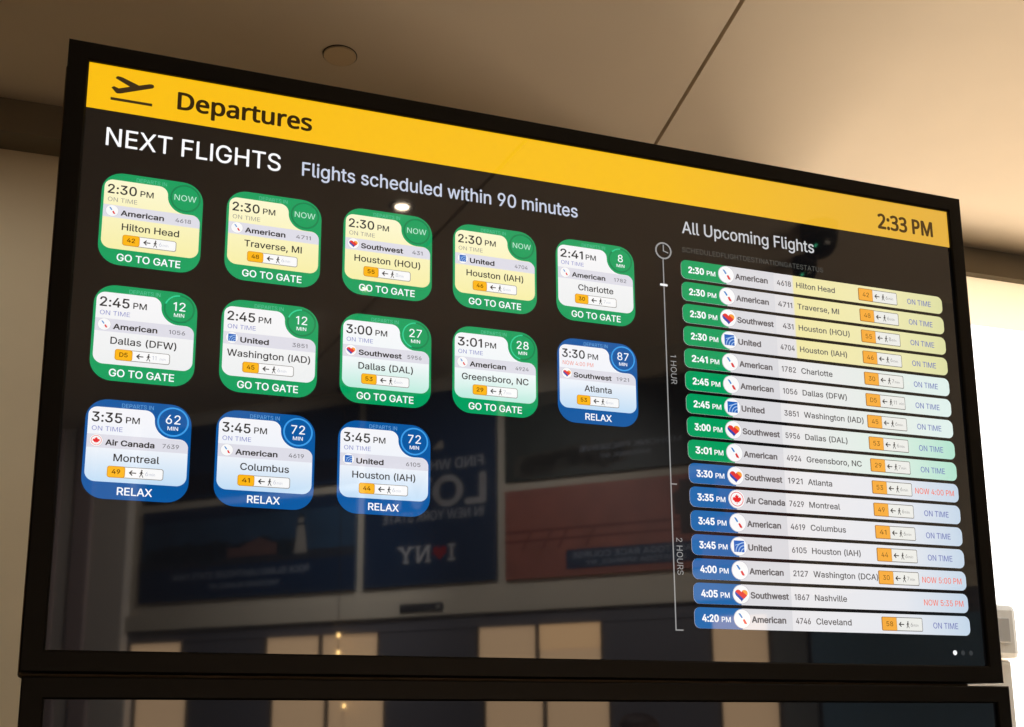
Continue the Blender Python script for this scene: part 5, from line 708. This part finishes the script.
f.rect(Y_, B_+C_-.009, Y_+.03, B_+C_, pwhite); f.rect(Y_+.05, B_+C_-.009, Y_+.08, B_+C_, pwhite); f.rect(Y_+.024, B_, Y_+.054, B_+.009, pwhite)
f.build('heart_logo', e)
f = WF(1, base=1); f.shape([(.25, .60), (.31, .60), (.26, .64)], pbeige); f.build('peak_mark', e)
# racecourse
e, w, h = poster('racecourse_poster', 1.652, 2.852, 2.19, 2.572, 'wide reddish poster of a racecourse with a navy caption box', ptrack)
f = WF(1, base=1); f.rect(0, .195, w, .207, ptrack2); f.rect(0, .155, w, .165, ptrack2)
for x in (.80, .92, .99, 1.08): f.line(x, .195, x+.04, .12, .008, ptrack2, 1)
f.disc(.41, .25, .03, phorse, 1, 12); f.rect(.30, .14, .44, .36, phorse, 1)
f.shape([(.26, .2), (.46, .22), (.47, .3), (.40, .36), (.3, .34)], phorse, 2); f.disc(.36, .33, .025, phorse, 3, 12); f.build('track_picture', e)
f = WF(1, base=5); f.rect(.36, .03, .925, .11, navy); f.text('SARATOGA RACE COURSE', .37, .073, .024, pgrey, 1, width=.53); f.text('SARATOGA SPRINGS, NY', .42, .043, .018, pgrey, 1, width=.42); f.build('caption_box', e)
# preserve
e, w, h = poster('preserve_poster', 1.652, 2.852, 2.612, 2.99, 'wide dark green poster of a wooded mountain ridge', pmt)
f = WF(1, base=1); f.shape([(0, h), (w, h), (w, .25), (.75, .31), (.60, .345), (.5, .34), (.42, .30), (.3, .32), (.1, .25), (0, .26)][:2]+[(w, .30), (.9, .33), (.6, .36), (.4, .34), (.2, .35), (0, .31)], pmt2)
for k in range(14): f.disc(.68+.033*k, .05+.04*random.random(), .05, mat('poster_shrub', (58, 56, 46), .6), 1, 12)
f.build('landscape_picture', e)
f = WF(1, base=3); f.text('MOHONK PRESERVE', .42, .098, .022, pgrey, width=.44); f.text('GARDINER, NY', .55, .062, .017, pgrey, width=.22); f.build('caption_text', e)
# upper left
e, w, h = poster('night_poster', -.30, .92, 2.69, 3.06, 'wide dark blue poster above the lighthouse poster', navy)
f = WF(1, base=1); f.rect(.02, .02, w-.02, .12, mat('poster_dark_hills', (12, 24, 44), .5)); f.build('landscape_picture', e)
# plaque on the ledge
o = empty('wall_plaque', on_wall(1.37, 2.077, .03), RZ); tag(o, 'small dark plaque on the pale ledge under the LOVE poster', 'sign')
g = Bag(); g.box(0, .21, -.012, -.0005, 0, .036, mat('plaque_dark', (40, 42, 50), .4)); g.build('plaque_plate', o, bevel=.004)
g = Bag(); g.box(.014, .03, -.014, -.012, .01, .026, pbeige); g.build('plaque_mark', o)

# two small bulbs hung before the middle window and candles on its sill
bulb = mat('warm_bulb', (255, 220, 160), .4, emit=(255, 206, 130), es=22)
p = on_wall(.862, 0, .05); o = empty('pendant_lamp', (p[0], p[1], CEIL)); tag(o, 'pendant cord with small warm bulbs hanging before a lit shop window', 'lamp')
for z in (1.992-CEIL, 1.916-CEIL, 1.735-CEIL, 1.685-CEIL):
    g = Bag(); g.lathe([(0, -.011), (.006, -.009), (.0085, -.002), (.006, .006), (.004, .009)], bulb, 16); g.build('bulb', o, (0, 0, z), smooth=True)
g = Bag(); g.lathe([(.0012, 1.69-CEIL), (.0012, 0)], mull, 10); g.lathe([(.03, -.015), (.03, 0)], mull, 20); g.build('cord', o)

# ------------------------------------------------------------------ ceiling fittings
plate_m = mat('ceiling_plate', (222, 200, 164), .5)
o = empty('ceiling_cover_plate', (-.141, 1.094, CEIL)); tag(o, 'small round flush cover plate on the ceiling above the departures screen', 'cover plate')
g = Bag(); g.lathe([(.0, -.004), (.0362, -.004), (.0368, -.003), (.0368, .0)], plate_m, 48); g.build('plate', o, smooth=False)
g = Bag(); g.lathe([(.0369, .0), (.0369, -.0034), (.0377, -.0042), (.0386, -.003), (.0387, .0)], mat('plate_rim', (214, 196, 166), .3, .8), 48); g.build('rim', o, smooth=True)
g = Bag(); g.lathe([(.0386, -.0012), (.0405, -.0012), (.0405, .001)], gap_dark, 48); g.build('shadow_ring', o)

def downlight(x, y, label, q=1.):
    o = empty('ceiling_downlight', (x, y, CEIL)); tag(o, label, 'ceiling light')
    g = Bag(); g.lathe([(.021*q, -.001), (.024*q, -.006), (.038*q, -.004), (.042*q, .0)], mat('downlight_trim', (150, 140, 128), .4), 40); g.build('trim_ring', o, smooth=True)
    g = Bag(); g.lathe([(0, -.003), (.0205*q, -.003), (.0205*q, .0)], mat('downlight_lens', (255, 240, 220), .3, emit=(255, 232, 200), es=45), 32); g.build('lens', o)
    return o
downlight(.169, -1.784, 'small bright ceiling downlight mirrored just above the third card of the top row')
downlight(.183, -2.432, 'small ceiling downlight farther back, mirrored at the foot of the third card', .5)
downlight(-1.9, -.4, 'unseen ceiling downlight added over the left part of the hall to brighten the tan wall')  # added fitting for the extra spot on the tan wall

dome_m = mat('smoked_dome', (6, 12, 10), .06); dome_b = mat('dome_housing', (24, 26, 25), .4)
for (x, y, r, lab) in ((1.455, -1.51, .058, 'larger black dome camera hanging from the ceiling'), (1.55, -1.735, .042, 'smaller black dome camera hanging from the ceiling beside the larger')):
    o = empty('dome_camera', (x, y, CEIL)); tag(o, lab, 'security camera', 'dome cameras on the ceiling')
    g = Bag(); g.lathe([(r*1.02, 0), (r*1.02, -.02-r*.2), (r*.98, -.03-r*.2), (0, -.03-r*.2)], dome_b, 40); g.build('housing', o, smooth=False)
    zc = -.03-r*.2
    g = Bag(); g.lathe([(r*math.cos(math.radians(a)), zc-r*1.15*math.sin(math.radians(a))) for a in range(0, 91, 9)], dome_m, 40); g.build('dome', o, smooth=True)
    g = Bag(); g.lathe([(0, -.004), (.0035, -.003), (.004, 0), (.0035, .003), (0, .004)], mat('green_glint', (60, 200, 140), .3, emit=(90, 255, 190), es=3), 14); g.build('dome_glint', o, (-r*.62, r*.5, zc-r*.72), smooth=True)  # glowing bead stands in for the green glint on the dome

# ------------------------------------------------------------------ passer-by standing at the shop windows
def skinned(name, parent, verts, edges, radii, mt, root=0, sub=2):
    me = bpy.data.meshes.new(name); me.from_pydata(verts, edges, [])
    me.materials.append(mt)
    o = link_mesh(name, me, parent)
    sk = o.modifiers.new('skin', 'SKIN'); sk.use_smooth_shade = True
    if not me.skin_vertices: 
        bm = bmesh.new(); bm.from_mesh(me); bm.verts.layers.skin.verify(); bm.to_mesh(me); bm.free()
    for i, r in enumerate(radii):
        d = me.skin_vertices[0].data[i]; d.radius = (r, r) if not isinstance(r, tuple) else r; d.use_root = i == root
    ss = o.modifiers.new('subsurf', 'SUBSURF'); ss.levels = sub; ss.render_levels = sub
    return o
skin_m = mat('skin', (170, 122, 98), .55); hair_m = mat('dark_hair', (58, 44, 42), .6); coat_m = mat('dark_jacket', (44, 46, 54), .8, noise=.15, scale=60); jean_m = mat('blue_jeans', (44, 56, 84), .85, noise=.15, scale=60); shoe_m = mat('dark_shoes', (26, 24, 24), .5); eye_m = mat('eye_white', (220, 216, 210), .3); iris_m = mat('iris', (40, 28, 20), .3)
PSC = PERSON_H/1.70
per = empty('person', PERSON_LOC, RZ); per.scale = (PSC,)*3
tag(per, 'dark-haired person standing at the shop windows, mirrored low in the blank screen', 'person')
# body (local: facing -Y)
V = [(0, .01, .92), (0, .015, 1.08), (0, .01, 1.24), (0, .015, 1.38), (0, .01, 1.455), (0, -.005, 1.50)]
E = [(0, 1), (1, 2), (2, 3), (3, 4), (4, 5)]
Rr = [(.14, .1), (.13, .095), (.15, .105), (.13, .085), (.055, .055), (.052, .055)]
Hd = [(0, -.012, 1.555), (0, -.012, 1.605), (0, -.006, 1.645)]
for p, r in zip(Hd, [(.062, .078), (.074, .094), (.055, .072)]): V.append(p); Rr.append(r)
E += [(5, 6), (6, 7), (7, 8)]
for sx in (-1, 1):
    b = len(V)
    V += [(sx*.155, .02, 1.385), (sx*.2, .03, 1.24), (sx*.225, .03, 1.1), (sx*.235, .0, .97), (sx*.238, -.015, .87), (sx*.236, -.022, .82)]
    Rr += [.05, .045, .038, .034, .026, (.02, .036)]
    E += [(3, b)]+[(b+i, b+i+1) for i in range(5)]
    b2 = len(V)
    V += [(sx*.09, .01, .86), (sx*.1, .0, .66), (sx*.1, -.005, .48), (sx*.1, .02, .28), (sx*.1, .03, .09), (sx*.105, -.06, .045), (sx*.11, -.13, .035)]
    Rr += [.088, .075, .056, .052, .038, .036, .03]
    E += [(0, b2)]+[(b2+i, b2+i+1) for i in range(6)]
skinned('body', per, V, E, Rr, skin_m)
for sx in (-1, 1):
    for k in range(4):
        ln = (.062, .072, .068, .052)[k]; y = -.05+.021*k
        skinned('finger', per, [(sx*.238, y, .80), (sx*.238, y-.004, .80-ln*.5), (sx*.232, y-.012, .80-ln)], [(0, 1), (1, 2)], [.0095, .0085, .007], skin_m, sub=1)
    skinned('thumb', per, [(sx*.236, -.045, .845), (sx*.228, -.075, .82), (sx*.224, -.085, .79)], [(0, 1), (1, 2)], [.011, .01, .008], skin_m, sub=1)
    g = Bag(); g.lathe([(.0, -.012), (.008, -.009), (.012, 0), (.008, .009), (0, .012)], eye_m, 14); g.build('eye', per, (sx*.03, -.097, 1.588), smooth=True)
    g = Bag(); g.lathe([(.0, -.005), (.005, 0), (0, .005)], iris_m, 12); g.build('iris', per, (sx*.03, -.108, 1.588), smooth=True)
    skinned('ear', per, [(sx*.075, .0, 1.57), (sx*.08, .008, 1.595), (sx*.077, .012, 1.61)], [(0, 1), (1, 2)], [.01, .014, .01], skin_m, sub=1)
skinned('nose', per, [(0, -.1, 1.598), (0, -.116, 1.568), (0, -.108, 1.56)], [(0, 1), (1, 2)], [.009, .014, .012], skin_m, sub=1)
skinned('mouth', per, [(-.022, -.094, 1.533), (0, -.1, 1.533), (.022, -.094, 1.533)], [(0, 1), (1, 2)], [.005, .007, .005], mat('lips', (140, 80, 74), .5), sub=1)
skinned('hair', per, [(0, .03, 1.56), (0, .03, 1.62), (0, -.005, 1.662), (0, -.06, 1.655)], [(0, 1), (1, 2), (2, 3)], [(.08, .075), (.09, .085), (.085, .06), (.06, .035)], hair_m)
JV = [(0, .01, .80), (0, .015, 1.06), (0, .01, 1.24), (0, .015, 1.39), (0, .008, 1.475)]; JE = [(0, 1), (1, 2), (2, 3), (3, 4)]; JR = [(.175, .125), (.16, .115), (.172, .125), (.145, .1), (.066, .066)]
for sx in (-1, 1):
    b = len(JV); JV += [(sx*.16, .02, 1.385), (sx*.203, .03, 1.24), (sx*.228, .03, 1.1), (sx*.238, .002, .97), (sx*.24, -.012, .885)]; JR += [.064, .06, .052, .048, .042]
    JE += [(3, b)]+[(b+i, b+i+1) for i in range(4)]
skinned('jacket', per, JV, JE, JR, coat_m)
JV = [(0, .01, 1.04), (0, .01, .86)]; JE = [(0, 1)]; JR = [(.155, .115), (.155, .115)]
for sx in (-1, 1):
    b = len(JV); JV += [(sx*.092, .008, .78), (sx*.1, .0, .62), (sx*.1, -.003, .46), (sx*.1, .02, .26), (sx*.1, .028, .07)]; JR += [.1, .088, .072, .068, .06]
    JE += [(1, b)]+[(b+i, b+i+1) for i in range(4)]
skinned('trousers', per, JV, JE, JR, jean_m)
for sx in (-1, 1):
    skinned('shoe', per, [(sx*.1, .055, .04), (sx*.103, -.03, .045), (sx*.11, -.15, .033)], [(0, 1), (1, 2)], [(.045, .042), (.048, .045), (.04, .032)], shoe_m)

# ------------------------------------------------------------------ daylight and lamps
w = bpy.data.worlds.new('daylight'); SC.world = w; w.use_nodes = True
bg = w.node_tree.nodes['Background']; bg.inputs[0].default_value = (1, .975, .94, 1); bg.inputs[1].default_value = SKY

def area(name, loc, target, sx, sy, watts, col):
    l = bpy.data.lights.new(name, 'AREA'); l.shape = 'RECTANGLE'; l.size = sx; l.size_y = sy; l.energy = watts; l.color = col
    o = bpy.data.objects.new(name, l); COL.objects.link(o); o.location = loc
    d = Vector(target)-Vector(loc); o.rotation_euler = d.to_track_quat('-Z', 'Y').to_euler(); return o
for a in AREAS: area(*a)
for n_, loc, tgt, watts, cone in SPOTS:
    l = bpy.data.lights.new(n_, 'SPOT'); l.energy = watts; l.color = (1, .96, .93); l.spot_size = math.radians(cone); l.spot_blend = .7; l.shadow_soft_size = .008
    o = bpy.data.objects.new(n_, l); COL.objects.link(o); o.location = loc
    o.rotation_euler = (Vector(tgt)-Vector(loc)).to_track_quat('-Z', 'Y').to_euler()

cam = bpy.data.cameras.new('camera'); co = bpy.data.objects.new('camera', cam); COL.objects.link(co)
R = Matrix(((0.9474123670339778, 0.05608241991265808, 0.3150628016250031), (-0.31995346884223175, 0.1853572701049034, 0.929124566565245), (-0.006291626727546459, -0.9810695411620887, 0.19355353480916607)))
R = R @ Matrix.Diagonal((1, -1, -1))
co.matrix_world = Matrix.Translation((-0.51234267, -1.24504554, 1.54809479)) @ R.to_4x4()
cam.sensor_fit = 'HORIZONTAL'; cam.sensor_width = 36; cam.lens = 1098.80370353631*36/1024
cam.shift_x = 0; cam.shift_y = (519.7159758791071-363.5)/1024
cam.clip_start = .02; cam.clip_end = 200
SC.camera = co
vs = SC.view_settings; vs.view_transform = 'Standard'; vs.look = 'None'; vs.exposure = 0; vs.gamma = 1; vs.use_curve_mapping = False
SC.display_settings.display_device = 'sRGB'
try:
    SC.cycles.max_bounces = 10; SC.cycles.diffuse_bounces = 5; SC.cycles.sample_clamp_indirect = 8; SC.cycles.caustics_reflective = False; SC.cycles.caustics_refractive = False
    SC.cycles.use_denoising = True; SC.cycles.denoiser = 'OPENIMAGEDENOISE'
except Exception: pass
